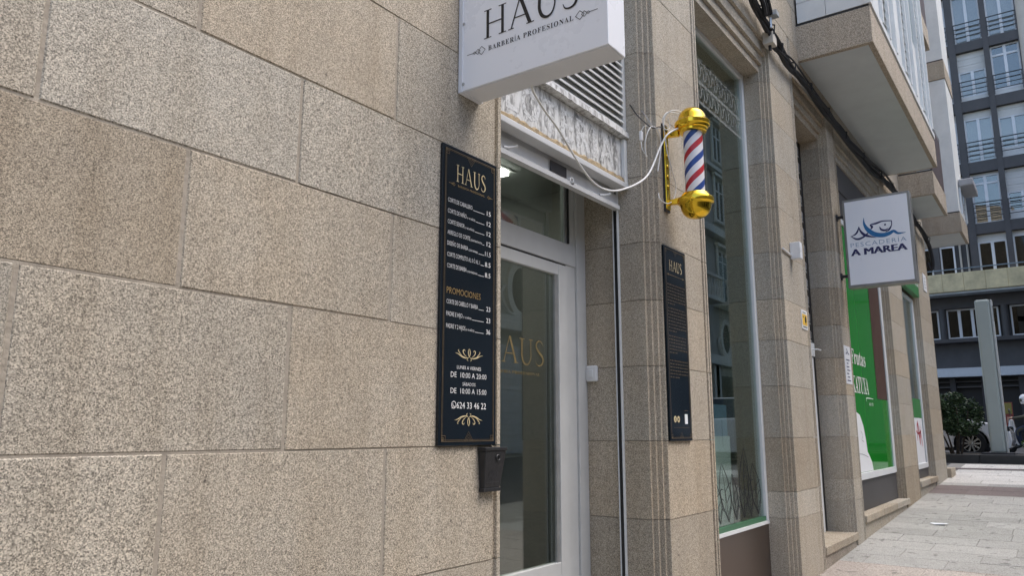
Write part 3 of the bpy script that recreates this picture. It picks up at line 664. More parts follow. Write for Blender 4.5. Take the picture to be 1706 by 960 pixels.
for zz in (5.18, 8.28):                   # corner stack with white walls and a blind
    b3 = MB().box((16.25, -.58, zz), (17.45, 1.6, zz+.38)).build('balcony', 'granite_band', B, bevel=.006)
    MB().box((16.30, -.53, zz-.004), (17.4, 1.5, zz-.0005)).build('soffit', 'grey_plaster', b3)
    MB().box((16.27, -.57, zz+.38), (17.43, 1.5, zz+.41)).build('dark_joint', 'dark_strip', b3)
    MB().box((16.27, -.565, zz+.41), (17.42, -.53, zz+3.09)).build('front_panel', 'white_paint', b3)
    MB().box((16.27, -.53, zz+.41), (16.31, -.21, zz+3.09)).build('side_panel', 'white_paint', b3)
    MB().box((16.27, -.20, zz+.41), (16.31, .60, zz+1.5)).build('side_panel', 'white_paint', b3)
    for q in range(10): MB().box((16.28+.006*(q % 2), -.20, zz+1.9+q*.118), (16.32, .60, zz+1.9+q*.118+.113)).build('blind_slat', 'blind', b3)
    MB().box((16.285, -.20, zz+1.5), (16.30, .60, zz+1.9)).build('window_pane', 'shop_dark', b3)
ca = thing('awning_box', (17.1, -.7, 5.6), 'small grey awning housing projecting from the corner balcony wall', 'awning')
MB().box((16.6, -.82, 6.16), (17.6, -.57, 6.30)).build('housing', 'cable_grey', ca, bevel=.02)
MB().box((16.65, -.60, 5.62), (16.68, -.568, 6.16)).build('guide', 'white_alu', ca); MB().box((17.5, -.60, 5.62), (17.53, -.568, 6.16)).build('guide', 'white_alu', ca)
# ================================================================== signs and fittings on the facade
# ---------------- projecting white light box
lb = thing('light_box_sign', (2.27, -.34, 2.83), 'white projecting light box sign with black lettering over the door', 'sign')
MB().box((2.207, -.681, 2.83), (2.335, -.012, 3.38)).build('sign_case', 'sign_white', lb, bevel=.003)
MB().box((2.203, -.024, 2.826), (2.34, -.004, 3.384)).build('wall_flange', 'sign_edge', lb, bevel=.002)
MB().box((2.212, -.676, 2.8268), (2.330, -.03, 2.8292)).build('underside', 'sign_edge', lb)
for yy, zz in ((-.021, 2.86), (-.021, 3.12)): MB().lathe([(.006, 0), (.006, -.003), (.003, -.004)], (2.2065, yy-.008, zz), 10, axis='X').build('screw', 'galvanised', lb)
pl = Plane((2.207, 0, 0), (0, -1, 0), (0, 0, 1))
m = MB(); haus(m, pl, .128, 3.020, .122, .435, 1.0, .0012); m.build('title_letters', 'letter_black', lb)
m = MB(); text(m, pl, 'BARBERÍA PROFESIONAL', .153, 2.966, .0205, .388, offset=-.004, space=1.18); m.build('subtitle_letters', 'letter_black', lb)
for ox, sg in ((.046, 1), (.642, -1)):
    m = MB(); diamonds(m, pl, ox, 2.977, .092, sg, .0022); m.build('ornament', 'letter_black', lb)
# ---------------- price board
pb = thing('price_board', (2.278, -.006, 1.447), 'tall black price list board with gold title beside the entrance', 'sign')
MB().box((2.108, -.014, 1.447), (2.448, -.001, 2.588)).build('panel', 'board_black', pb, bevel=.001)
pl = Plane((2.108, -.014, 1.447), (1, 0, 0), (0, 0, 1)); BW, BH = .34, 1.141
def border(pl, BW, BH, i, matname, parent, tw=.0028):
    m = MB()
    for a in (i, i+.006):
        w = tw if a == i else tw*.5
        rect(m, pl, a, a, a+w, BH-a); rect(m, pl, BW-a-w, a, BW-a, BH-a); rect(m, pl, a+w, a, BW-a-w, a+w); rect(m, pl, a+w, BH-a-w, BW-a-w, BH-a)
    for cx, sx in ((i, 1), (BW-i, -1)):
        for cy, sy in ((i, 1), (BH-i, -1)):
            for q in (.014, .022): 
                for p0, p1 in (((0, q), (q, q)), ((q, q), (q, 0))):
                    ribbon(m, pl, [(cx+sx*p0[0], cy+sy*p0[1]), (cx+sx*p1[0], cy+sy*p1[1])], .0022, smooth=False, h=.0018)
            rect(m, pl, min(cx, cx+sx*.01), min(cy, cy+sy*.01), max(cx, cx+sx*.01), max(cy, cy+sy*.01), h=.002)
    for cy, sy in ((i, 1), (BH-i, -1)):
        for q in (.012, .02, .028): ribbon(m, pl, [(BW/2-q, cy), (BW/2, cy+sy*q*1.3), (BW/2+q, cy)], .002, smooth=False, h=.0018)
    m.build('gold_border', matname, parent)
border(pl, BW, BH, .014, 'gold_dim', pb)
m = MB(); haus(m, pl, .078, BH*(1-.118), .068, .185, .8); m.build('title_letters', 'gold_pale', pb)
m = MB(); text(m, pl, 'BARBERÍA PROFESIONAL', BW/2+.004, BH*(1-.136), .0085, .168, offset=.0, ser=False, align='C', space=1.15); diamonds(m, pl, .036, BH*(1-.132), .036, 1, .0012); diamonds(m, pl, .312, BH*(1-.132), .036, -1, .0012); m.build('subtitle_letters', 'gold_print', pb)
items = [(.192, 'CORTE DE CABALLERO', .148, '', 0, '15'), (.230, 'CORTE DE NIÑO', .112, '(< 10 AÑOS)', .05, '12'), (.267, 'CORTE SENIOR', .100, '(+ 65 AÑOS)', .056, '12'), (.304, 'ARREGLO DE CORTE', .136, '(CONTORNO NUCA)', .07, '12'),
         (.341, 'DISEÑO DE BARBA', .124, '(CON NAVAJA)', .056, '11.5'), (.379, 'CORTE COMPLETO AL 0 Ó AL 1', .198, '', 0, '8.5'), (.417, 'CORTE DE BARBA', .116, '(CON MAQUINA)', .062, '8.5'),
         (.537, 'CORTE DE CABELLO Y BARBA', .188, '', 0, '23'), (.577, 'PADRE E HIJO', .094, '(< 10 AÑOS)', .05, '23'), (.617, 'PADRE Y 2 HIJOS', .112, '(< 10 AÑOS)', .05, '36')]
for fr, t1, w1, t2, w2, pr in items:
    m = MB(); y = BH*(1-fr)-.008; u0 = .032
    k = t1.split(' ')
    x = text(m, pl, t1, u0, y, .0165, w1, offset=-.006, ser=False)
    if t2: x = text(m, pl, t2, x+.004, y, .008, w2, offset=0., ser=False)
    text(m, pl, pr, .300, y-.001, .0185, .026 if len(pr) < 3 else .036, offset=.004, ser=False, align='R')
    if x < .245: rect(m, pl, x+.005, y-.001, .258, y+.0008)
    m.build('price_line', 'ink_white', pb)
m = MB(); text(m, pl, 'PROMOCIONES', .032, BH*(1-.500)-.011, .024, .205, offset=.0, ser=False); m.build('heading_letters', 'gold_print', pb)
for fr, up in ((.703, 1), (.918, -1)):
    m = MB(); flourish(m, pl, BW/2, BH*(1-fr), .165, up=up); m.build('flourish', 'gold_pale', pb)
for fr, t1, c, w in ((.748, 'LUNES A VIERNES', .0125, .145), (.773, 'DE  10:00 A 20:00', .0195, .215), (.802, 'SÁBADOS', .0125, .078), (.825, 'DE  10:00 A 15:00', .0195, .215)):
    m = MB(); text(m, pl, t1, BW/2, BH*(1-fr)-c/2, c, w, offset=.0, ser=False, align='C'); m.build('opening_hours', 'ink_white', pb, kind='stuff')
m = MB(); text(m, pl, '624 33 46 22', .098, BH*(1-.872)-.011, .023, .178, offset=.006, ser=False)
disc_ = [(.082+.0125*math.cos(a*math.pi/10), BH*(1-.872)+.0015+.0125*math.sin(a*math.pi/10)) for a in range(21)]
ribbon(m, pl, disc_, .0028, 1); ribbon(m, pl, [(.077, BH*(1-.872)+.007), (.077, BH*(1-.872)+.0), (.083, BH*(1-.872)-.005), (.088, BH*(1-.872)-.004)], [.003, .003, .003, .004], 4); flat(m, pl, [(.0705, BH*(1-.872)-.0125), (.0755, BH*(1-.872)-.0105), (.071, BH*(1-.872)-.006)])
m.build('telephone_line', 'ink_white', pb)
# ---------------- second, narrower-looking board on the pilaster
ib = thing('text_board', (4.24, -.006, 1.443), 'tall black text board with small gold paragraphs on the pilaster under the barber pole', 'sign')
MB().box((4.086, -.014, 1.443), (4.398, -.001, 2.581)).build('panel', 'board_black', ib, bevel=.001)
pl = Plane((4.086, -.014, 1.443), (1, 0, 0), (0, 0, 1)); BW, BH = .312, 1.138
border(pl, BW, BH, .014, 'gold_dim', ib)
m = MB(); haus(m, pl, .068, BH*(1-.125), .062, .180, .8); m.build('title_letters', 'gold_pale', ib)
m = MB(); rect(m, pl, .04, BH*(1-.150), .275, BH*(1-.150)+.0015); diamonds(m, pl, .03, BH*(1-.149), .03, 1, .0012); diamonds(m, pl, .285, BH*(1-.149), .03, -1, .0012); m.build('rule', 'gold_print', ib)
random.seed(5)
for f0, n in ((.205, 7), (.33, 8), (.475, 6), (.60, 6)):
    m = MB()
    for i in range(n):
        y = BH*(1-f0-i*.0168); x = .03; end = .285 if i < n-1 else random.uniform(.12, .22)
        while x < end-.01:
            w = min(random.uniform(.008, .034), end-x); hh = .0075
            nl = max(1, int(w/.006))
            for q in range(nl): rect(m, pl, x+q*w/nl, y, x+(q+.62)*w/nl, y+hh*random.uniform(.75, 1.1))
            x += w+.006
    m.build('paragraph', 'gold_dim', ib)
for i, x in enumerate((.072, .118)):
    m = MB(); disc(m, pl, x, BH*.108, .019); m.build('round_emblem', 'gold_pale', ib)
m = MB(); disc(m, pl, .118, BH*.108, .007, h=.002); ribbon(m, pl, [(.072, BH*.108-.011), (.072, BH*.108+.007), (.078, BH*.108+.010)], .004, 4, .002); ribbon(m, pl, [(.066, BH*.108+.001), (.079, BH*.108+.001)], .003, smooth=False, h=.0022); m.build('emblem_mark', 'board_black', ib)
m = MB(); rect(m, pl, .208, BH*.085, .250, BH*.135); m.build('white_label', 'paper', ib)
m = MB(); rect(m, pl, .05, BH*.066, .27, BH*.066+.0016); rect(m, pl, .205, BH*.152, .255, BH*.152+.002); m.build('rule', 'gold_dim', ib)

# ---------------- small fittings
mbx = thing('cigarette_bin', (2.42, -.03, 1.272), 'worn black tapered wall bin at the edge of the doorway under the price board', 'bin')
MB().add([(2.362, -.002, 1.285), (2.362, -.026, 1.285), (2.462, -.026, 1.285), (2.462, -.002, 1.285), (2.352, -.002, 1.425), (2.352, -.040, 1.425), (2.484, -.040, 1.425), (2.484, -.002, 1.425)], [(0, 1, 2, 3), (7, 6, 5, 4), (0, 4, 5, 1), (1, 5, 6, 2), (2, 6, 7, 3), (3, 7, 4, 0)]).build('body', 'black_plastic', mbx, bevel=.003)
MB().box((2.348, -.044, 1.425), (2.489, -.002, 1.438)).build('lid', 'black_plastic', mbx, bevel=.003); MB().box((2.358, -.029, 1.272), (2.466, -.002, 1.286)).build('base', 'black_plastic', mbx, bevel=.002)
MB().tube([(2.432+.011*math.cos(a*.63), -.0395, 1.398+.011*math.sin(a*.63)) for a in range(11)], .003, 6).build('ring', 'black_plastic', mbx)
m = MB(); pl = Plane((2.36, -.0285, 1.30), (1, 0, 0), (0, -.1, .995)); 
for q in range(5): ribbon(m, pl, [(.02+.012*q, .02+.004*(q % 2)), (.03+.012*q, .035), (.026+.012*q, .045)], .004, 4, .0015)
rect(m, pl, .012, .006, .092, .010, .001); m.build('embossed_mark', 'dark_metal', mbx)
db = thing('door_bell', (4.0, .44, 1.79), 'white plastic bell push on the granite reveal next to the door', 'door bell')
MB().box((3.985, .395, 1.788), (4.009, .470, 1.882)).build('plate', 'white_pvc', db, bevel=.008); MB().box((3.979, .418, 1.812), (3.9855, .447, 1.858)).build('button', 'white_alu', db, bevel=.003)
jb = thing('junction_box', (6.81, -.045, 2.97), 'white plastic junction box with a short conduit on the pilaster', 'junction box')
MB().box((6.77, -.090, 2.985), (6.845, -.002, 3.135)).build('case', 'white_pvc', jb, bevel=.005); MB().tube([(6.53, -.010, 3.035), (6.77, -.012, 3.015)], .009, 8).build('conduit', 'white_pvc', jb)
ys = thing('alarm_sticker', (7.07, -.004, 2.395), 'small yellow and white alarm notice on the pilaster edge', 'sticker')
box('plate', (6.985, -.008, 2.395), (7.160, -.0015, 2.567), 'paper', ys); pl = Plane((6.985, -.008, 2.395), (1, 0, 0), (0, 0, 1))
m = MB(); rect(m, pl, .012, .035, .163, .135, .0012); m.build('yellow_field', 'yellow_print', ys)
m = MB(); flat(m, pl, [(.09, .07), (.10, .06), (.125, .06), (.14, .075), (.145, .10), (.13, .12), (.105, .12), (.09, .105)], .002); rect(m, pl, .03, .105, .06, .115, .002); rect(m, pl, .02, .015, .15, .024, .002); rect(m, pl, .03, .148, .13, .155, .002); m.build('print', 'letter_black', ys)
nt_ = thing('paper_notice', (8.65, -.003, 1.985), 'narrow white opening hours notice taped on the slim pilaster', 'notice')
box('sheet', (8.53, -.005, 1.985), (8.80, -.0015, 2.386), 'paper', nt_); pl = Plane((8.53, -.005, 1.985), (1, 0, 0), (0, 0, 1)); m = MB()
ribbon(m, pl, [(.06, .31), (.13, .345), (.10, .37), (.15, .33), (.21, .315)], .012, 5)
for q in range(7): rect(m, pl, .05+.02*(q % 2), .03+q*.036, .20-.03*(q % 3), .042+q*.036)
m.build('print', 'navy', nt_)
wp = thing('wall_plaque', (15.12, -.005, 3.95), 'small white rectangular plaque high on the end pilaster', 'plaque')
box('plate', (14.95, -.012, 3.93), (15.30, -.002, 4.24), 'paper', wp, bevel=.002); pl = Plane((14.95, -.012, 3.93), (1, 0, 0), (0, 0, 1)); m = MB()
for q in range(4): rect(m, pl, .08, .06+.055*q, .27-.03*(q % 2), .075+.055*q)
m.build('print', 'ink_grey', wp)
ab = thing('cable_box', (6.42, -.05, 4.86), 'small beige cable junction box under the black cable bundle', 'junction box')
MB().box((6.36, -.095, 4.845), (6.47, -.004, 4.965)).build('case', 'beige_render', ab, bevel=.006); MB().tube([(6.41, -.05, 4.85), (6.41, -.05, 4.80)], .014, 8).build('gland', 'cable_black', ab)

# ---------------- over the door: louvre, old painted fascia, roller shutter
lv = thing('louvre_grille', (3.26, .2, 3.245), 'large grey metal louvre ventilation grille above the old painted fascia', 'grille')
fm = MB(); fm.box((3.972, .165, 3.29), (4.008, .23, 4.645)).box((2.505, .165, 3.29), (2.54, .23, 4.645)).box((2.54, .165, 4.60), (3.972, .23, 4.645)); fm.build('frame', 'louvre', lv, bevel=.003)
fb = MB(); random.seed(3); n = 60; vs = []
for i in range(n+1):
    x = 2.505+1.503*i/n; e = random.uniform(0, .010)
    vs += [(x, .150-random.uniform(0, .004), 3.250+e*.5), (x, .150, 3.292-e), (x, .235, 3.292), (x, .235, 3.246)]
fb.add(vs, [(4*i+a, 4*i+(a+1) % 4, 4*i+4+(a+1) % 4, 4*i+4+a) for i in range(n) for a in range(4)]); fb.build('bottom_rail', 'old_paint', lv)
proto = None
for k in range(28):
    z = 3.300+k*.0462
    if not proto: proto = MB().prism([(.160, z+.003), (.160, z-.008), (.166, z-.008), (.172, z-.001), (.210, z+.068), (.206, z+.071), (.170, z+.003)], 'X', 2.541, 3.971).build('slat', 'louvre', lv); z00 = proto.location.z
    else:
        s_ = proto.copy(); COL.objects.link(s_); s_.parent = lv; s_.location = proto.location+Vector((0, 0, k*.0462))
box('backing', (2.51, .236, 3.25), (4.0, .245, 4.64), 'louvre', lv)
of = thing('old_fascia', (3.26, .2, 2.97), 'old white fascia board with scraped ghost lettering above the shutter', 'fascia board')
box('board', (2.505, .190, 2.985), (4.004, .215, 3.243), 'old_paint', of)
box('side_trim', (3.972, .165, 2.955), (4.008, .189, 3.243), 'white_paint', of, bevel=.003)
pl = Plane((0, .190, 0), (1, 0, 0), (0, 0, 1)); random.seed(11)
m = MB()                              # scraped patches between and inside the removed letters
for x0, x1 in ((2.60, 2.68), (2.74, 2.80), (2.93, 3.02), (3.13, 3.20), (3.27, 3.32), (3.42, 3.52), (3.585, 3.64), (3.69, 3.75), (3.79, 3.83), (3.865, 3.89)):
    for q in range(8):
        a = random.uniform(x0, x1-.01); b = a+random.uniform(.016, .05); z0 = random.uniform(3.02, 3.14); z1 = z0+random.uniform(.04, .10)
        flat(m, pl, [(a, z0), ((a+b)/2, z0-.012), (b, z0+.006), (b+.004, (z0+z1)/2), (b-.006, z1), (a+.006, z1+.008), (a-.005, (z0+z1)/2)], .0006+len(m.f)*.000008)
m.build('scraped_patch', 'scraped_patch', of, kind='stuff')
m = MB()
for ch, x, w in (('L', 2.70, .11), ('O', 2.83, .17), ('T', 3.03, .13), ('E', 3.20, .13), ('R', 3.36, .15), ('I', 3.545, .04), ('A', 3.62, .17)):
    text(m, pl, ch, x+.09, 3.035, .165, w, offset=.012, ser=False, h=.0014)
m.build('ghost_lettering', 'ghost_white', of)
fb = MB(); vs = []; random.seed(8); n = 70                      # broken, rotten lower edge
for i in range(n+1):
    x = 2.505+1.467*i/n; e = random.uniform(0, .014)
    vs += [(x, .170+random.uniform(-.004, .004), 2.968), (x, .174, 2.984+e), (x, .189, 2.996+e*1.2), (x, .189, 2.964)]
fb.add(vs, [(4*i+a, 4*i+(a+1) % 4, 4*i+4+(a+1) % 4, 4*i+4+a) for i in range(n) for a in range(4)]); fb.build('rotten_edge', 'old_wood', of)
rs = thing('roller_shutter', (3.26, .25, 2.8), 'grey metal roller shutter rolled up above the entrance door', 'roller shutter')
MB().box((2.505, .160, 2.930), (4.006, .235, 2.963)).build('box_lip', 'shutter_metal', rs, bevel=.004)
MB().box((2.505, .25, 2.88), (4.004, .30, 3.24)).build('box_back', 'shutter_metal', rs)
MB().prism([(.228, 2.838), (.234, 2.85), (.236, 2.905), (.246, 2.912), (.246, 2.838)], 'X', 2.51, 4.0).build('slat', 'shutter_metal', rs)
MB().prism([(.212, 2.806), (.212, 2.832), (.230, 2.837), (.250, 2.837), (.250, 2.806)], 'X', 2.51, 3.985).build('bottom_bar', 'shutter_metal', rs)
for x in (2.86, 3.80): MB().tube([(x-.03, .232, 2.850), (x, .222, 2.853), (x+.03, .200, 2.862), (x+.035, .192, 2.866)], [.008, .007, .006, .008], 6).build('pull_hook', 'white_pvc', rs)
MB().box((3.24, .224, 2.845), (3.40, .2295, 2.905)).build('lock_plate', 'dark_metal', rs, bevel=.003)
MB().lathe([(.022, 0), (.022, -.012), (.014, -.012), (.014, -.004), (0.001, -.004)], (3.435, .224, 2.838), 16, axis='Y').build('lock_ring', 'white_pvc', rs)
for a, b, mn in ((.234, .240, 'white_alu'), (.240, .262, 'shop_dark'), (.262, .268, 'white_alu')): MB().box((3.992-.004*(mn == 'white_alu'), a, .17), (4.0085, b, 2.93)).build('guide_rail', mn, rs)

# ---------------- barber pole
PX, PY = 4.20, -.18
bp = thing('barber_pole', (PX, 0, 2.735), 'gold capped barber pole with red white and blue stripes on the pilaster', 'barber pole')
MB().box((4.150, -.020, 2.815), (4.205, -.001, 3.345)).build('back_plate', 'gold', bp, bevel=.004); MB().box((4.146, -.012, 2.80), (4.209, -.0008, 3.36)).build('plate_edge', 'dark_metal', bp)
m = MB()
for i in range(5): m.lathe([(.001, -.006), (.012, -.005), (.018, 0), (.012, .003)], (4.178, -.020, 2.95+.065*i), 10, axis='Y')
m.build('relief', 'gold', bp)
for z in (3.285, 2.855): MB().prism([(-.10, z-.022), (-.018, z-.012), (-.018, z+.014), (-.10, z+.022)], 'X', 4.165, 4.195).build('arm', 'gold', bp, bevel=.003)
MB().lathe([(.074, 0), (.082, .004), (.084, .018), (.092, .022), (.096, .034), (.105, .040), (.107, .062), (.100, .072), (.090, .076), (.086, .084), (.082, .105), (.070, .128), (.052, .146), (.028, .157), (.001, .160)], (PX, PY, 3.272), 40).build('cap', 'gold', bp)
MB().lathe([(.001, -.142), (.030, -.139), (.055, -.129), (.074, -.112), (.086, -.088), (.091, -.064), (.094, -.058), (.106, -.048), (.109, -.030), (.104, -.018), (.092, -.014), (.088, -.004), (.082, .002), (.078, .010), (.072, .012)], (PX, PY, 2.878), 40).build('bowl', 'gold', bp)
n, zs = 72, 14; z0, z1 = 2.884, 3.278; vs = []; fs = []; mi = []
for k in range(zs+1):
    z = z0+(z1-z0)*k/zs
    for j in range(n+1): 
        a = 2*math.pi*j/n+.5; vs.append((PX+.0575*math.cos(a), PY+.0575*math.sin(a), z))
# stripes are cut as true helical strips so the edges stay sharp
vs, fs, mi = [], [], []
pitch, cyc = .33, .185
def hel(u, a): return Vector((PX+.0575*math.cos(a), PY+.0575*math.sin(a), u))
na = 60
for q in range(-8, 12):
    for part, (f0, f1) in enumerate(((0, .23), (.23, .5), (.5, .73), (.73, 1.))):
        mat_i = (0, 2, 1, 2)[part]
        for j in range(na):
            a0, a1 = 2*math.pi*j/na, 2*math.pi*(j+1)/na
            c = []
            for a in (a0, a1):
                zb = z0-.06+(q+f0)*cyc+(a/(2*math.pi))*pitch; zt = z0-.06+(q+f1)*cyc+(a/(2*math.pi))*pitch
                c.append((max(z0, min(z1, zb)), max(z0, min(z1, zt))))
            if c[0][1]-c[0][0] < 1e-5 and c[1][1]-c[1][0] < 1e-5: continue
            o = len(vs); A0, A1 = a0+R(55), a1+R(55)
            vs += [hel(c[0][0], A0), hel(c[1][0], A1), hel(c[1][1], A1), hel(c[0][1], A0)]; fs.append((o, o+1, o+2, o+3)); mi.append(mat_i)
m = MB(); m.v = [tuple(v) for v in vs]; m.f = fs; m.mi = mi; m.sm = [False]*len(fs); m.build('striped_tube', ['stripe_red', 'stripe_blue', 'stripe_white'], bp)
(lambda c: (setattr(c, 'f', c.f[:-2]), setattr(c, 'mi', c.mi[:-2]), setattr(c, 'sm', c.sm[:-2]), c)[3])(MB().lathe([(.0715, 2.880), (.0715, 3.282)], (PX, PY, 0), 40)).build('glass_cylinder', 'pole_glass', bp)

# ---------------- loose wiring round the pole
def cable(name, pts, r, mat, label, n=8, sub=8, group=None):
    return MB().tube(spline(pts, sub), r, n).build(name, mat, None, label, 'cable', group)
cable('white_cable', [(2.32, -.30, 2.84), (2.340, -.27, 2.824), (2.523, -.2, 2.827), (2.767, -.12, 2.835), (3.039, -.05, 2.789), (3.27, 0, 2.756), (3.427, 0, 2.746), (3.593, -.02, 2.79), (3.863, -.03, 2.937), (3.992, -.06, 3.145), (4.034, -.09, 3.230), (4.12, -.12, 3.29)], .0052, 'cable_white', 'thick white cable sagging from the light box sign to the barber pole')
cable('black_wire', [(3.99, .21, 3.512), (4.016, .15, 3.483), (3.97, .07, 3.369), (3.996, -.005, 3.283), (4.075, -.02, 3.309), (4.121, -.03, 3.311), (4.16, -.03, 3.30)], .004, 'cable_black', 'thin black wire running from the louvre to the barber pole bracket')
cable('grey_wire', [(3.99, .21, 3.52), (4.036, .10, 3.458), (4.011, -.01, 3.294), (4.08, -.03, 3.30)], .0026, 'cable_grey', 'thin grey wire stretched from the louvre above the black wire')
sw = thing('inline_switch', (3.968, .05, 3.20), 'small white inline cord switch dangling beside the barber pole', 'switch')
MB().box((3.955, .040, 3.200), (3.983, .058, 3.262)).build('body', 'white_pvc', sw, bevel=.006)
MB().tube(spline([(4.01, -.005, 3.290), (3.98, .03, 3.295), (3.970, .05, 3.257)], 6), .0028, 6).build('cord', 'cable_white', sw); MB().tube(spline([(3.967, .05, 3.205), (3.958, .04, 3.145), (3.999, .03, 3.111)], 6), .0028, 6).build('cord', 'cable_white', sw)
cable('white_wire', [(3.999, .03, 3.108), (3.984, .03, 3.115), (3.96, .02, 3.19), (3.982, 0, 3.272), (4.036, -.01, 3.295), (4.101, -.01, 3.267), (4.112, -.01, 3.193), (4.056, -.01, 3.025)], .0034, 'cable_white', 'white wire bent in an arch left of the barber pole bracket')
cable('white_wire', [(4.185, -.12, 3.419), (4.096, -.10, 3.401), (4.078, -.06, 3.366), (4.077, -.05, 3.307), (4.112, -.04, 3.252), (4.138, -.04, 3.156), (4.199, -.04, 3.059), (4.244, -.04, 2.976), (4.20, -.04, 2.881), (4.109, -.04, 2.832), (4.031, -.03, 2.84), (4.031, -.02, 2.879)], .0032, 'cable_white', 'white wire hanging in a long loop across the barber pole bracket')
cable('white_wire', [(4.18, -.11, 3.405), (4.093, -.07, 3.396), (4.063, -.05, 3.34), (4.093, -.05, 3.293), (4.143, -.06, 3.319), (4.12, -.06, 3.37)], .003, 'cable_white', 'small curl of white wire behind the pole cap')
# ---------------- black cable bundle along the facade
random.seed(14)
base = [(4.6, 5.10), (5.2, 5.09), (5.69, 5.085), (6.02, 5.045), (6.28, 4.99), (6.51, 4.915), (6.9, 4.885), (7.47, 4.90), (8.16, 4.885), (8.95, 4.875), (9.89, 4.905), (11.03, 4.985), (11.92, 5.055), (13.2, 5.05), (14.4, 5.02), (15.5, 4.98)]
cb_ = thing('cable_bundle', (9., -.05, 4.8), 'tangled bundle of black cables strung along the facade under the balconies', 'cable')
for q in range(8):
    pts = [(x, -.035-random.uniform(0, .06), z+random.uniform(-.055, .045)) for x, z in base]
    MB().tube(spline(pts, 6), random.choice((.008, .011, .015, .019)), 7).build('cable', 'cable_black', cb_)
MB().tube(spline([(15.5, -.05, 4.98), (15.62, -.09, 4.80), (15.70, -.10, 4.55), (15.72, -.07, 4.42), (15.70, -.02, 4.55)], 6), .035, 8).build('cable', 'cable_black', cb_)
for x, z in base[3:]:
    MB().tube([(x+.1, -.10, z-.06), (x+.1, -.11, z+.02), (x+.13, -.05, z+.06)], .007, 5).build('cable_tie', 'cable_black', cb_)
m = MB()
for q in range(5): m.tube(spline([(5.9+.05*q, -.06-.02*q, 5.12), (6.0+.06*q, -.12, 5.07+.03*(q % 2)), (6.15+.03*q, -.10, 5.0+.02*q), (6.22, -.05, 5.10)], 6), .02, 6)
m.build('tangle', 'cable_black', cb_)
MB().box((6.28, -.16, 5.055), (6.36, -.08, 5.10)).tube([(6.3, -.1, 5.05), (6.3, -.1, 4.95)], .012, 6).build('bracket', 'galvanised', cb_)

# ---------------- projecting fishmonger sign
fs_ = thing('hanging_sign', (8.69, -.41, 3.0), 'projecting rectangular sign with a blue fish and wave emblem', 'sign')
SX = 8.62; MB().box((SX, -.740, 2.995), (SX+.14, -.080, 3.965)).build('case', 'sign_frame', fs_, bevel=.006)
box('face', (SX-.004, -.716, 3.024), (SX-.0005, -.104, 3.938), 'sign_white', fs_)
for z in (3.80, 3.14): MB().tube([(SX+.07, -.0, z), (SX+.07, -.085, z)], .018, 8).tube([(SX+.07, -.0, z), (SX+.07, -.012, z)], .04, 10).build('bracket', 'dark_metal', fs_)
m = MB(); pls = Plane((SX+.02, -.742, 3.0), (1, 0, 0), (0, 0, 1)); 
for q in range(5): ribbon(m, pls, [(.02, .12+.06*q), (.06, .20+.05*q), (.03, .26+.05*q), (.09, .30+.05*q)], .012, 5)
ribbon(m, pls, [(.02, .90), (.08, .80), (.03, .74), (.09, .70)], .012, 5); m.build('edge_scrawl', 'dark_metal', fs_)
pl = Plane((SX-.004, -.098, 3.942), (0, -1, 0), (0, 0, 1)); FW, FH = .624, .922
def st(x, y):
    s, t = .5, .5
    for _ in range(12): t = (y-140+100*s)/(760+35*s); s = (x-80-52*t)/(575+28*t)
    return s*FW, -t*FH
def sr(m, pts, ws, h=.0015): ribbon(m, pl, [st(*p) for p in pts], [1.3*w/600*FW for w in ws], 8, h)
m = MB(); sr(m, [(145, 455), (190, 432), (212, 400), (222, 362)], [2, 12, 12, 3]); sr(m, [(222, 362), (240, 405), (285, 440), (385, 460)], [3, 14, 20, 2], .0018); sr(m, [(145, 450), (200, 476), (255, 462), (307, 420)], [3, 14, 14, 10], .0021)
sr(m, [(332, 386), (345, 362), (330, 344), (385, 328), (440, 308), (522, 303)], [4, 16, 8, 14, 9, 7], .0018); sr(m, [(520, 303), (520, 345), (498, 385), (466, 407)], [7, 7, 14, 3], .0021); sr(m, [(413, 358), (428, 385), (462, 392), (492, 372)], [3, 14, 14, 3], .0018)
e = st(463, 340); disc(m, pl, e[0], e[1], .010, .0022, n=12); m.build('fish_emblem', 'navy', fs_)
m = MB(); sr(m, [(268, 280), (272, 335), (305, 388), (365, 428), (440, 436), (500, 420), (540, 398), (580, 418), (648, 408)], [2, 16, 30, 36, 34, 28, 20, 16, 2], .0012); m.build('wave_emblem', 'teal_blue', fs_)
m = MB(); a = st(145, 556); b = st(655, 486); text(m, pl, 'PESCADERÍA', a[0], (a[1]+b[1])/2, .046, b[0]-a[0], offset=-.012, ser=False, space=1.15); m.build('name_letters', 'pale_blue', fs_)
m = MB(); a = st(153, 632); b = st(660, 566); [text(m, pl, 'A MAREA', a[0]+.0013*q, (a[1]+b[1])/2+.0012*(q % 2), .068, b[0]-a[0], offset=0., ser=False, h=.0015+.00005*(q+5)) for q in range(-5, 6)]; m.build('name_letters', 'navy', fs_)
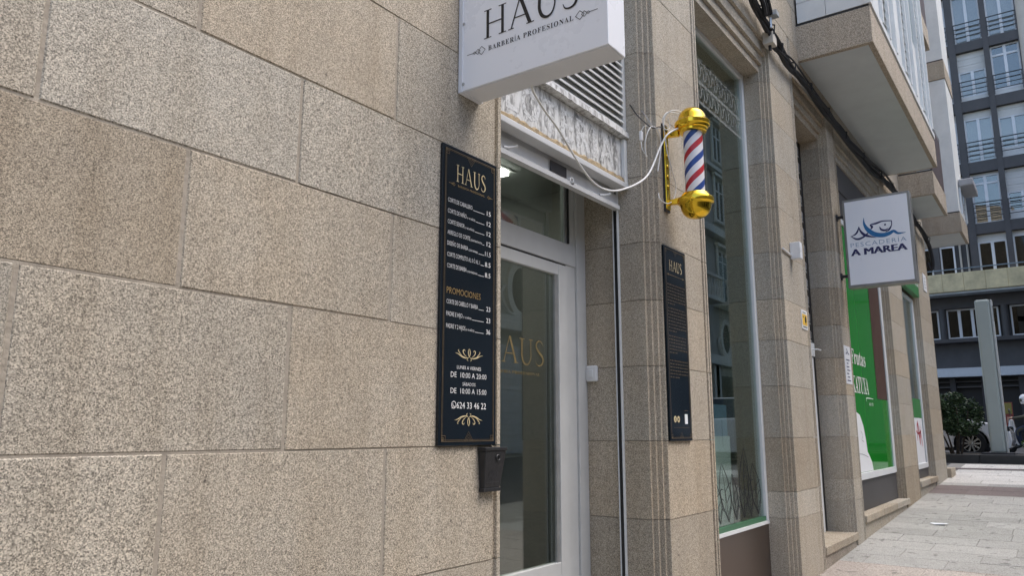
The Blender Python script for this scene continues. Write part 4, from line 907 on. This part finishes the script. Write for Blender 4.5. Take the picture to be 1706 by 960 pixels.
# ================================================================== beyond the corner
pk = thing('planter', (20.1, 0., .85), 'long low black stone planter kerb across the end of the pavement', 'planter')
for i in range(8):
    y = 1.6-i*.9
    MB().box((19.28, y-.895, .78), (19.46, y, 1.005)).build('kerb_stone', 'kerb_black', pk, bevel=.012)
    MB().box((20.75, y-.895, .78), (20.9, y, 1.005)).build('kerb_stone', 'kerb_black', pk, bevel=.012)
MB().box((19.46, -5.6, .8), (20.75, 1.6, .985)).build('soil_bed', 'soil', pk)
tt = thing('advert_totem', (20., -.51, 1.0), 'tall slim grey green metal information totem in the planter', 'totem')
MB().box((19.9, -.660, 1.03), (20.16, -.370, 4.40)).build('body', 'totem_paint', tt, bevel=.045)
MB().box((19.93, -.705, 1.03), (20.13, -.665, 4.385)).build('side_panel', 'totem_edge', tt, bevel=.012); MB().box((19.95, -.7065, 3.9), (20.11, -.7045, 4.25)).build('screen', 'car_glass', tt)
MB().box((19.75, -.82, .985), (20.3, -.2, 1.035)).build('base_plate', 'dark_metal', tt, bevel=.006)
def foliage(c, rad, n, size, mat, parent, seed, low=-.8):
    random.seed(seed); m = MB()
    clumps = [(random.gauss(0, .5), random.gauss(0, .5), random.gauss(0, .45), random.uniform(.22, .42)) for _ in range(40)]
    k = 0
    while k < n:
        q = random.choice(clumps); d = Vector((random.gauss(0, 1), random.gauss(0, 1), random.gauss(0, 1)))
        d = d.normalized()*random.uniform(.6, 1.05)*q[3]
        p = Vector((q[0]+d.x, q[1]+d.y, q[2]+d.z))
        if p.length > 1.08 or p.z < low: continue
        P = Vector((c[0]+p.x*rad[0], c[1]+p.y*rad[1], c[2]+p.z*rad[2]))
        u = Vector((random.gauss(0, 1), random.gauss(0, 1), random.gauss(0, .5))).normalized(); v = u.orthogonal().normalized(); v.rotate(Matrix.Rotation(random.uniform(0, 6.28), 3, u))
        s = size*random.uniform(.6, 1.3); w = s*.42; nn = u.cross(v)*s*.12
        m.add([P-u*s, P+v*w+nn, P+u*s, P-v*w+nn], [(0, 1, 2, 3)]); k += 1
    return m.build('foliage', mat, parent)
def shrub(name, loc, c, rad, n, size, mat, label, seed, stems=7):
    t = thing(name, loc, label, 'shrub')
    foliage(c, rad, n, size, mat, t, seed); random.seed(seed)
    for i in range(stems):
        a = 6.28*i/stems; e = (c[0]+.6*rad[0]*math.cos(a), c[1]+.6*rad[1]*math.sin(a), c[2]+random.uniform(-.1, .5)*rad[2])
        b = (loc[0]+.06*math.cos(a), loc[1]+.10*math.sin(a), loc[2])
        MB().tube(spline([b, ((b[0]*.6+e[0]*.4), (b[1]*.6+e[1]*.4)+random.uniform(-.05, .05), b[2]*.5+e[2]*.5), e], 4), [.022-.0016*j for j in range(9)], 6).build('stem', 'bark', t)
    return t
shrub('evergreen_shrub', (20.1, .30, .98), (20.1, .36, 1.82), (.42, .64, .54), 9500, .038, 'leaf_dark', 'dark dense evergreen shrub in the planter beside the totem', 4)
shrub('small_shrub', (20.0, -1.12, .98), (20.0, -1.17, 1.16), (.25, .24, .2), 900, .03, 'leaf_mid', 'small light green plant at the foot of the planter right of the totem', 9, 4)

# ---------------- parked cars
def car(x0, yc, zg, flip, label, name='parked_car', mat='car_white'):
    """side profile along Y; yc is the front axle, the car's nose points to -Y"""
    t = thing(name, (x0+.87, yc+1.3, zg), label, 'car', None)
    def prof(arch): 
        p = [(-.79, .22), (-.83, .40), (-.82, .58), (-.74, .69), (-.45, .80), (.0, .88), (.30, .94), (.55, .965), (3.20, 1.02), (3.33, .85), (3.34, .55), (3.25, .26)]
        for cy in (2.55, 0.):
            p += [(cy+.37*math.cos(a), .31+.37*math.sin(a)) for a in [R(-14+208*k/14) for k in range(15)]]
        return p
    m = MB(); P = [(yc+a, zg+b) for a, b in prof(1)]
    m.prism(P, 'X', x0+.03, x0+1.72); body = m.build('body', mat, t, bevel=.035)
    gh = MB(); A = [(.50, .95), (1.20, 1.40), (1.6, 1.45), (2.5, 1.43), (3.12, 1.03)]
    n = len(A); lo, hi = .08, 1.67
    vs = [(x0+lo+.16*max(0, (b-.95)/.5), yc+a, zg+b) for a, b in A]+[(x0+hi-.16*max(0, (b-.95)/.5), yc+a, zg+b) for a, b in A]
    gh.add(vs, [(i, (i+1) % n, n+(i+1) % n, n+i) for i in range(n)]+[tuple(range(n-1, -1, -1)), tuple(range(n, 2*n))]); gh.build('glasshouse', 'car_glass', t, bevel=.02)
    MB().box((x0+.22, yc+1.30, zg+1.425), (x0+1.53, yc+2.45, zg+1.465)).build('roof', mat, t, bevel=.02)
    for s, (a, b) in enumerate(((0., 0), (2.55, 0))):
        for sx, d in ((x0, 1), (x0+1.75, -1)):
            w = MB().lathe([(.20, .0), (.295, .0), (.318, .03), (.322, .10), (.318, .18), (.20, .19), (.20, .0)], (sx if d > 0 else sx-.19, yc+a, zg+.325), 28, axis='X', caps=False).build('wheel', 'tyre', t)
            r = MB().lathe([(.205, .02), (.205, .012), (.190, .012), (.185, .05)], (sx, yc+a, zg+.325), 28, axis='X', caps=False) if d > 0 else MB().lathe([(.205, -.02), (.205, -.012), (.190, -.012), (.185, -.05)], (sx, yc+a, zg+.325), 28, axis='X', caps=False)
            xs = sx+.016*d
            for k in range(10):
                q = 2*math.pi*k/10; c, sn = math.cos(q), math.sin(q)
                def pt(r_, o_, h_): return (xs+h_*d, yc+a+r_*c-o_*sn, zg+.325+r_*sn+o_*c)
                r.add([pt(.03, -.016, .0), pt(.03, .016, .0), pt(.195, .022, .0), pt(.195, -.022, .0), pt(.03, -.016, .03), pt(.03, .016, .03), pt(.195, .022, .03), pt(.195, -.022, .03)], [(0, 1, 2, 3), (0, 4, 5, 1), (1, 5, 6, 2), (2, 6, 7, 3), (3, 7, 4, 0)])
            r.lathe([(.001, -.004*d), (.04, 0), (.045, .03*d)], (xs, yc+a, zg+.325), 14, axis='X'); r.build('rim', 'alloy', w)
            MB().lathe([(.18, .06), (.001, .06)] if d > 0 else [(.18, -.06), (.001, -.06)], (sx, yc+a, zg+.325), 20, axis='X').build('brake_shadow', 'tyre', w)
    for sx in (x0+.02, x0+1.55): MB().box((sx, yc-.80, zg+.60), (sx+.18, yc-.42, zg+.73)).build('headlight', 'car_glass', t, bevel=.03)
    MB().box((x0-.13, yc+.72, zg+.95), (x0+.06, yc+.84, zg+1.08)).build('wing_mirror', mat, t, bevel=.03); MB().box((x0+1.69, yc+.72, zg+.95), (x0+1.88, yc+.84, zg+1.08)).build('wing_mirror', mat, t, bevel=.03)
    for yy in (.72, 1.72, 2.6): MB().box((x0+.026, yc+yy, zg+.35), (x0+.031, yc+yy+.008, zg+.95)).build('door_gap', 'dark_strip', t)
    for yy in (1.5, 2.42): MB().box((x0+.005, yc+yy, zg+.83), (x0+.03, yc+yy+.17, zg+.855)).build('door_handle', mat, t, bevel=.005)
    MB().box((x0+.06, yc-.7, zg+.16), (x0+1.69, yc+3.2, zg+.30)).build('underbody', 'tyre', t)
    return t
car(21.5, .13, .88, 0, 'white parked car half hidden behind the dark evergreen shrub')
car(17.3, -5.9, .80, 0, 'white parked car mirrored low in the tall display window')

# ---------------- scooter and rider
sc = thing('scooter', (24., -1.0, .88), 'pale scooter under the rider in the white helmet', 'scooter')
for y in (-.42, -1.62):
    w = MB().lathe([(.14, -.05), (.23, -.05), (.25, 0), (.23, .05), (.14, .05)], (24., y, 1.13), 24, axis='X').build('wheel', 'tyre', sc); MB().lathe([(.001, -.052), (.14, -.05), (.14, .05), (.001, .052)], (24., y, 1.13), 18, axis='X').build('rim', 'alloy', w)
MB().prism([(-.62, 1.25), (-.50, 1.45), (-.56, 1.78), (-.64, 1.80), (-.70, 1.40), (-.78, 1.22), (-1.05, 1.20), (-1.15, 1.30), (-1.15, 1.12), (-.70, 1.10)], 'X', 23.84, 24.16).build('front_fairing', 'helmet', sc, bevel=.03)
MB().prism([(-1.02, 1.25), (-1.08, 1.52), (-1.75, 1.60), (-1.85, 1.50), (-1.6, 1.25), (-1.2, 1.15)], 'X', 23.83, 24.17).build('rear_body', 'car_glass', sc, bevel=.04)
MB().prism([(-1.02, 1.52), (-1.05, 1.60), (-1.4, 1.62), (-1.75, 1.70), (-1.8, 1.62), (-1.4, 1.54)], 'X', 23.85, 24.15).build('seat', 'seat_black', sc, bevel=.03)
MB().tube([(23.68, -.66, 1.83), (23.85, -.58, 1.82), (24.15, -.58, 1.82), (24.32, -.66, 1.83)], .016, 8).build('handlebar', 'dark_metal', sc)
MB().tube([(24., -.42, 1.13), (24., -.52, 1.5), (24., -.58, 1.82)], .03, 8).build('fork', 'dark_metal', sc)
MB().prism([(-.20, 1.20), (-.28, 1.38), (-.50, 1.42), (-.62, 1.30), (-.60, 1.28), (-.48, 1.38), (-.30, 1.35), (-.22, 1.2)], 'X', 23.94, 24.06).build('mudguard', 'helmet', sc, bevel=.01)
for s in (-1, 1): MB().tube([(24+s*.2, -.6, 1.83), (24+s*.24, -.58, 1.98)], .007, 6).lathe([(.001, -.01), (.05, -.008), (.05, .008), (.001, .01)], (24+s*.25, -.58, 2.02), 12, axis='Y').build('mirror', 'dark_metal', sc)
def rider(cx, cy, cz):
    V = []; E = []; RR = []
    def v(p, r, par=None):
        V.append((cx+p[0], cy+p[1], cz+p[2])); RR.append(r)
        if par is not None: E.append((par, len(V)-1))
        return len(V)-1
    pel = v((0, 0, .74), .16); ab = v((0, .03, .90), .155, pel); ch = v((0, .09, 1.08), .175, ab); up = v((0, .12, 1.20), .14, ch); nk = v((0, .14, 1.28), .06, up); hd = v((0, .17, 1.36), .085, nk); tp = v((0, .17, 1.46), .08, hd)
    for s in (-1, 1):
        hp = v((s*.10, .03, .72), .10, pel); th = v((s*.14, .22, .70), .09, hp); kn = v((s*.17, .42, .63), .068, th); cf = v((s*.16, .40, .42), .06, kn); an = v((s*.15, .36, .25), .045, cf); ft = v((s*.15, .46, .215), .042, an); v((s*.15, .56, .21), .032, ft)
        sh = v((s*.19, .11, 1.17), .075, up); el = v((s*.30, .20, .98), .055, sh); fo = v((s*.29, .36, .95), .045, el); wr = v((s*.27, .47, .945), .032, fo); pm = v((s*.265, .51, .945), .036, wr)
        for k in range(4):
            o = -.03+.02*k; b = v((s*.265+o, .545, .955), .010, pm); c = v((s*.265+o, .565, .945), .009, b); v((s*.265+o, .560, .925), .008, c)
        b = v((s*.265-s*.035, .52, .935), .011, pm); v((s*.265-s*.045, .545, .925), .009, b)
    me = bpy.data.meshes.new('rider_skeleton'); me.from_pydata(V, E, []); o = bpy.data.objects.new('rider_skeleton', me); COL.objects.link(o)
    md = o.modifiers.new('skin', 'SKIN'); sv = me.skin_vertices[0].data
    for i, r in enumerate(RR): sv[i].radius = (r, r)
    sv[0].use_root = True
    sb = o.modifiers.new('sub', 'SUBSURF'); sb.levels = 2; sb.render_levels = 2
    dg = bpy.context.evaluated_depsgraph_get(); dg.update(); ev = bpy.data.meshes.new_from_object(o.evaluated_get(dg))
    m = MB(); m.v = [tuple(p.co) for p in ev.vertices]; m.f = [tuple(p.vertices) for p in ev.polygons]
    for p in ev.polygons:
        c = p.center; z = c.z-cz; y = c.y-cy; x = abs(c.x-cx)
        i = 1 if z < .80 and x < .22 else 0
        if z > 1.27: i = 2
        if y > .485 and z > .88: i = 2
        if z < .27: i = 3
        m.mi.append(i); m.sm.append(True)
    bpy.data.objects.remove(o); bpy.data.meshes.remove(me); bpy.data.meshes.remove(ev)
    t = thing('person', (cx, cy, cz), 'rider in white helmet and olive jacket leaning over the scooter handlebars', 'person')
    m.build('body', ['jacket', 'jeans', 'skin', 'seat_black'], t)
    h = MB().lathe([(.115, -.10), (.135, -.04), (.142, .03), (.130, .09), (.095, .13), (.05, .148), (.001, .152)], (cx, cy+.165, cz+1.41), 24).build('helmet', 'helmet', t)
    hv = MB(); n = 10
    for j in range(n+1):
        a = R(35+110*j/n)
        for z in (-.05, .035): hv.add([(cx+.146*math.cos(a), cy+.165+.146*math.sin(a), cz+1.41+z)], [])
    hv.f = [(2*j, 2*j+1, 2*j+3, 2*j+2) for j in range(n)]; hv.mi = [0]*n; hv.sm = [True]*n
    hv.build('visor', 'car_glass', h)
rider(24., -1.13, .88)
ps = thing('poster_stand', (30., -.22, .88), 'yellow and red advertising poster on a post behind the totem', 'poster')
MB().tube([(30.05, -.22, .88), (30.05, -.22, 1.5)], .03, 8).build('post', 'dark_metal', ps); box('panel', (30.0, -.36, 1.5), (30.05, -.08, 2.42), 'faded_red', ps, bevel=.005)
box('yellow_field', (29.996, -.34, 2.05), (29.9995, -.10, 2.40), 'faded_yellow', ps); box('pale_field', (29.996, -.30, 1.75), (29.9995, -.18, 1.95), 'skin', ps)

# ================================================================== dark slate building closing the view
K = thing('slate_building', (44., .5, .88), 'dark slate clad apartment block with white windows and thin balcony rails', 'building')
DX = 43.
MB().box((DX+.35, -1.8, .8), (DX+12, 16, 27)).build('wall', 'slate_panel', K)
for y0, y1 in ((.93, 1.25), (-.53, -.28), (-1.80, -1.76), (2.62, 2.9)): MB().box((DX-.05, y0, 9.1), (DX+.36, y1, 27)).build('pier', 'dark_slate', K)
SL = ((23.8, 24.3), (20.58, 21.08), (17.36, 17.92), (14.11, 14.68), (11.0, 11.53))
for z0, z1 in SL:
    for y0, y1 in ((1.2505, 2.6195), (-.2795, .9295), (-1.7595, -.5305), (2.9, 9)): MB().box((DX-.02, y0, z0), (DX+.36, y1, z1)).build('floor_band', 'dark_slate', K)
def kwin(y0, y1, z0, z1, blind=0., n=2, rail=True, transom=0., sill=.0, back='inside_dark'):
    gm_ = 'house_glass' if z0 > 11 else 'dim_glass'
    x = DX+.20; f = .075; zt = z1-blind
    m = MB()
    m.box((x, y0, z0+sill), (x+.1, y0+f, zt)).box((x, y1-f, z0+sill), (x+.1, y1, zt)).box((x, y0+f, z0+sill), (x+.1, y1-f, z0+sill+f)).box((x, y0+f, zt-f), (x+.1, y1-f, zt))
    for i in range(1, n):
        yc = y0+(y1-y0)*i/n; m.box((x+.005, yc-.065, z0+sill+f), (x+.1, yc+.065, zt-f))
    if transom: m.box((x+.008, y0+f, zt-transom-.05), (x+.1, y1-f, zt-transom+.05))
    w = m.build('window', 'white_pvc', K)
    for i in range(n):
        a = y0+f+(y1-y0-2*f)*i/n; b = y0+f+(y1-y0-2*f)*(i+1)/n; MB().box((x+.05, a, z0+sill+f), (x+.06, b, zt-f)).build('pane', gm_, w)
    MB().box((x+.13, y0, z0), (x+.14, y1, z1)).build('room_curtain', back, w)
    if sill: MB().box((x-.01, y0, z0), (x+.12, y1, z0+sill)).build('sill', 'white_paint', w)
    if blind:
        nb = max(2, int(blind/.16))
        for i in range(nb): MB().box((x-.01+.008*(i % 2), y0, zt+blind*i/nb), (x+.12, y1, zt+blind*(i+1)/nb-.008)).build('blind_slat', 'blind', w)
    if rail:
        for i in range(4): MB().tube([(DX-.06, y0, z0+.30+i*.24), (DX-.06, y1, z0+.30+i*.24)], .022 if i < 3 else .03, 5).build('rail', 'rail_dark', w)
        for yy in (y0+.02, y1-.02): MB().box((DX-.075, yy-.012, z0+.05), (DX-.05, yy+.012, z0+1.02)).build('rail_post', 'rail_dark', w)
    return w
C1, C2, C0 = (-.279, .929), (-1.759, -.531), (1.255, 2.615)
kwin(*C1, 21.08, 23.79, back='blind'); kwin(*C2, 21.08, 23.79, back='blind')
kwin(*C1, 17.92, 20.57, blind=1.0, sill=.25, back='blind'); kwin(*C2, 17.92, 20.57, transom=.5, sill=.3)
kwin(*C1, 14.68, 17.35, blind=.35, back='blind'); kwin(*C2, 14.68, 17.35, blind=.55, sill=.45, back='blind')
kwin(*C1, 11.53, 14.10, transom=.42, blind=.1); kwin(*C2, 11.53, 14.10, blind=1.15, sill=.4)
kwin(*C1, 9.1, 10.99, blind=.36, rail=False); kwin(*C2, 9.1, 10.99, blind=.2, rail=False, n=2)
for z0, z1 in ((21.08, 23.79), (17.92, 20.57), (14.68, 17.35), (11.53, 14.10)): kwin(*C0, z0, z1, blind=.4)
kwin(1.95, 2.6, 9.1, 10.6, rail=False, n=1); kwin(2.95, 3.9, 9.1, 10.6, rail=False)
for y in (1.40, 1.72): MB().tube([(DX+.28, y, 9.1), (DX+.28, y, 10.99)], .05, 6).build('drain_pipe', 'beige_render', K)
for i in range(9):                        # stained concrete ledge, cast in lengths, with a thin blue rail
    y = 5.2-i*.9; MB().box((DX-1.0, y-.895, 8.12), (DX+.3, y, 9.02)).build('ledge_slab', 'ledge', K, bevel=.02)
MB().box((DX-.9, -3, 8.02), (DX+.3, 5.3, 8.115)).build('ledge_soffit', 'grey_plaster', K)
MB().tube([(DX-.9, -3, 9.22), (DX-.9, 5.3, 9.22)], .03, 6).build('handrail', 'rail_blue', K)
MB().box((DX-.05, -3, 7.42), (DX+.34, 5.3, 8.0)).build('fascia_band', 'dark_slate', K); MB().box((DX-.12, -3, 5.75), (DX+.34, 5.3, 5.93)).build('sill_band', 'dark_slate', K)
for y in (-.55+.7, 2.76): MB().lathe([(.16, 5.93), (.16, 7.42)], (DX+.05, y, 0), 20).build('column', 'dark_slate', K)
for a, b, n in ((.40, 2.60, 4), (-2.2, -.07, 3), (2.94, 4.6, 3)): kwin(a, b, 5.94, 7.41, rail=False, n=n)
MB().box((DX-.6, -4, 4.05), (DX+.34, 6, 4.47)).build('awning_band', 'awning_grey', K)
MB().box((DX+.25, -4, .85), (DX+.34, 6, 4.05)).build('shop_front', 'shop_dark', K)
for i, y in enumerate((-1.6, -.2, 1.3, 2.6, 3.9)):
    MB().box((DX-.1, y-.12, .85), (DX+.24, y+.12, 4.04)).build('shop_pier', 'dark_metal', K)
MB().box((DX-.05, -4, 3.55), (DX+.24, 6, 3.62)).box((DX-.05, -4, 3.80), (DX+.24, 6, 3.86)).build('shutter_rail', 'dark_slate', K)
RB = thing('rendered_building', (44., -8., .88), 'pale rendered apartment wall at the far upper right edge', 'building')
MB().box((DX+.1, -20, .8), (DX+12, -1.81, 27)).build('wall', 'beige_render', RB)
MB().box((DX+.02, -20, 8.2), (DX+.1, -3.01, 8.6)).build('string_course', 'opp_stone', RB)
for i in range(4):
    for j in range(5):
        y = -5.0-i*3.4; z = 10.+j*3.2
        w = MB().box((DX+.04, y-1.2, z), (DX+.11, y, z+1.8)).build('window', 'white_pvc', RB); MB().box((DX+.03, y-1.1, z+.1), (DX+.039, y-.1, z+1.7)).build('pane', 'house_glass', w)

# ================================================================== the other side of the street (mirrored in the shop glass)
OY = -10.
def opp_window(T, xc, z0, z1, w, shutter, bal=False):
    m = MB().box((xc-w/2-.16, OY, z0-.12), (xc-w/2, OY+.10, z1+.2)).box((xc+w/2, OY, z0-.12), (xc+w/2+.16, OY+.10, z1+.2)).box((xc-w/2-.25, OY, z1+.2), (xc+w/2+.25, OY+.2, z1+.34)).box((xc-w/2-.2, OY, z0-.24), (xc+w/2+.2, OY+.16, z0-.12))
    W_ = m.build('window_surround', 'opp_light', T, bevel=.01)
    MB().box((xc-w/2, OY-.02, z0), (xc+w/2, OY+.012, z1)).build('pane', 'car_glass', W_)
    MB().box((xc-.04, OY+.012, z0), (xc+.04, OY+.06, z1)).box((xc-w/2, OY+.012, z0), (xc-w/2+.06, OY+.06, z1)).box((xc+w/2-.06, OY+.012, z0), (xc+w/2, OY+.06, z1)).box((xc-w/2+.06, OY+.012, z1-.5), (xc+w/2-.06, OY+.055, z1-.44)).build('sash', 'white_pvc', W_)
    if shutter:
        for q in range(int((z1-z0-.1)/.12)): MB().box((xc-w/2+.06, OY+.015, z0+.05+q*.12), (xc+w/2-.06, OY+.05, z0+.05+q*.12+.085)).build('shutter_slat', 'opp_shutter', W_)
    if bal:
        MB().box((xc-w/2-.7, OY, z0-.42), (xc+w/2+.7, OY+.75, z0-.25)).box((xc-w/2-.7, OY+.55, z0+.58), (xc+w/2+.7, OY+.75, z0+.72)).build('balcony_slab', 'opp_light', W_, bevel=.02)
        for q in range(9):
            x = xc-w/2-.6+q*(w+1.2)/8; MB().lathe([(.05, 0), (.05, .08), (.035, .12), (.075, .30), (.075, .42), (.035, .62), (.05, .70), (.05, .83)], (x, OY+.65, z0-.25), 10).build('baluster', 'opp_light', W_)
    return W_
O = thing('ornate_building', (26., OY-.5, .88), 'ornate pale stone building with balustrades mirrored in the display window', 'building')
MB().box((13.6, OY-10, .6), (44, OY-.02, 16.5)).build('wall', 'opp_stone', O)
for z0, z1, d in ((4.3, 4.55, .35), (4.55, 4.75, .22), (10.15, 10.45, .4), (10.45, 10.6, .25), (13.4, 13.6, .25), (16.2, 16.6, .6)): MB().box((13.6, OY-.02, z0), (44, OY+d, z1)).build('cornice', 'opp_light', O, bevel=.02)
for i in range(9):
    xc = 15.2+i*3.1
    if i > 3: MB().box((xc-1.15, OY-.01, .85), (xc+1.15, OY+.03, 3.9)).build('shop_front', 'shop_dark', O)
    else:
        for q in range(19): MB().box((xc-1.15, OY-.01, .88+q*.16), (xc+1.15, OY+.03+.012*(q % 2), .88+q*.16+.152)).build('shutter_slat', 'shutter_metal', O)
    for q in (-1.45, 1.45): MB().box((xc+q-.3, OY-.02, .85), (xc+q+.3, OY+.16, 4.29)).build('pilaster', 'opp_light', O, bevel=.02)
    ov = MB(); ring = [(xc+.62*math.cos(a*math.pi/12), 5.6+.78*math.sin(a*math.pi/12)) for a in range(25)]
    pl = Plane((0, OY+.08, 0), (-1, 0, 0), (0, 0, 1)); ribbon(ov, pl, [(-a, b) for a, b in ring], .22, 1); ovo = ov.build('oval_surround', 'opp_light', O); so = ovo.modifiers.new('s', 'SOLIDIFY'); so.thickness = .1
    ov = MB(); disc(ov, Plane((0, OY+.02, 0), (-1, 0, 0), (0, 0, 1)), -xc, 5.6, .56, 0., n=28, ry=.72); ov.build('oval_pane', 'car_glass', O)
    for s in (-1, 1): MB().tube(spline([(xc+s*.3, OY+.06, 4.8), (xc+s*.75, OY+.1, 4.9), (xc+s*1.05, OY+.08, 5.3), (xc+s*.85, OY+.06, 5.6)], 5), [.05]*16, 6).build('carved_scroll', 'opp_light', O)
    opp_window(O, xc, 7.35, 9.6, 1.15, True, True); opp_window(O, xc, 11.2, 13.0, 1.05, False); opp_window(O, xc, 14.1, 15.7, 1.0, False)
Q = thing('plain_building', (0., OY-.5, 0.), 'plain stone building facing the barber shop across the street', 'building')
MB().box((-22, OY-10, -2), (13.5, OY-.02, 7.6)).build('wall', 'opp_stone', Q)
for i in range(10):
    xc = -19.5+i*3.4
    for z in (4.6,): opp_window(Q, xc, z, z+1.9, 1.1, i % 2 == 0)
    MB().box((xc-1.2, OY-.01, g(xc)-.1), (xc+1.2, OY+.03, g(xc)+2.9)).build('shop_front', 'car_glass', Q)
for z0, z1, d in ((3.6, 3.85, .25), (7.5, 7.8, .4)): MB().box((-22, OY-.02, z0), (13.5, OY+d, z1)).build('cornice', 'opp_light', Q, bevel=.02)
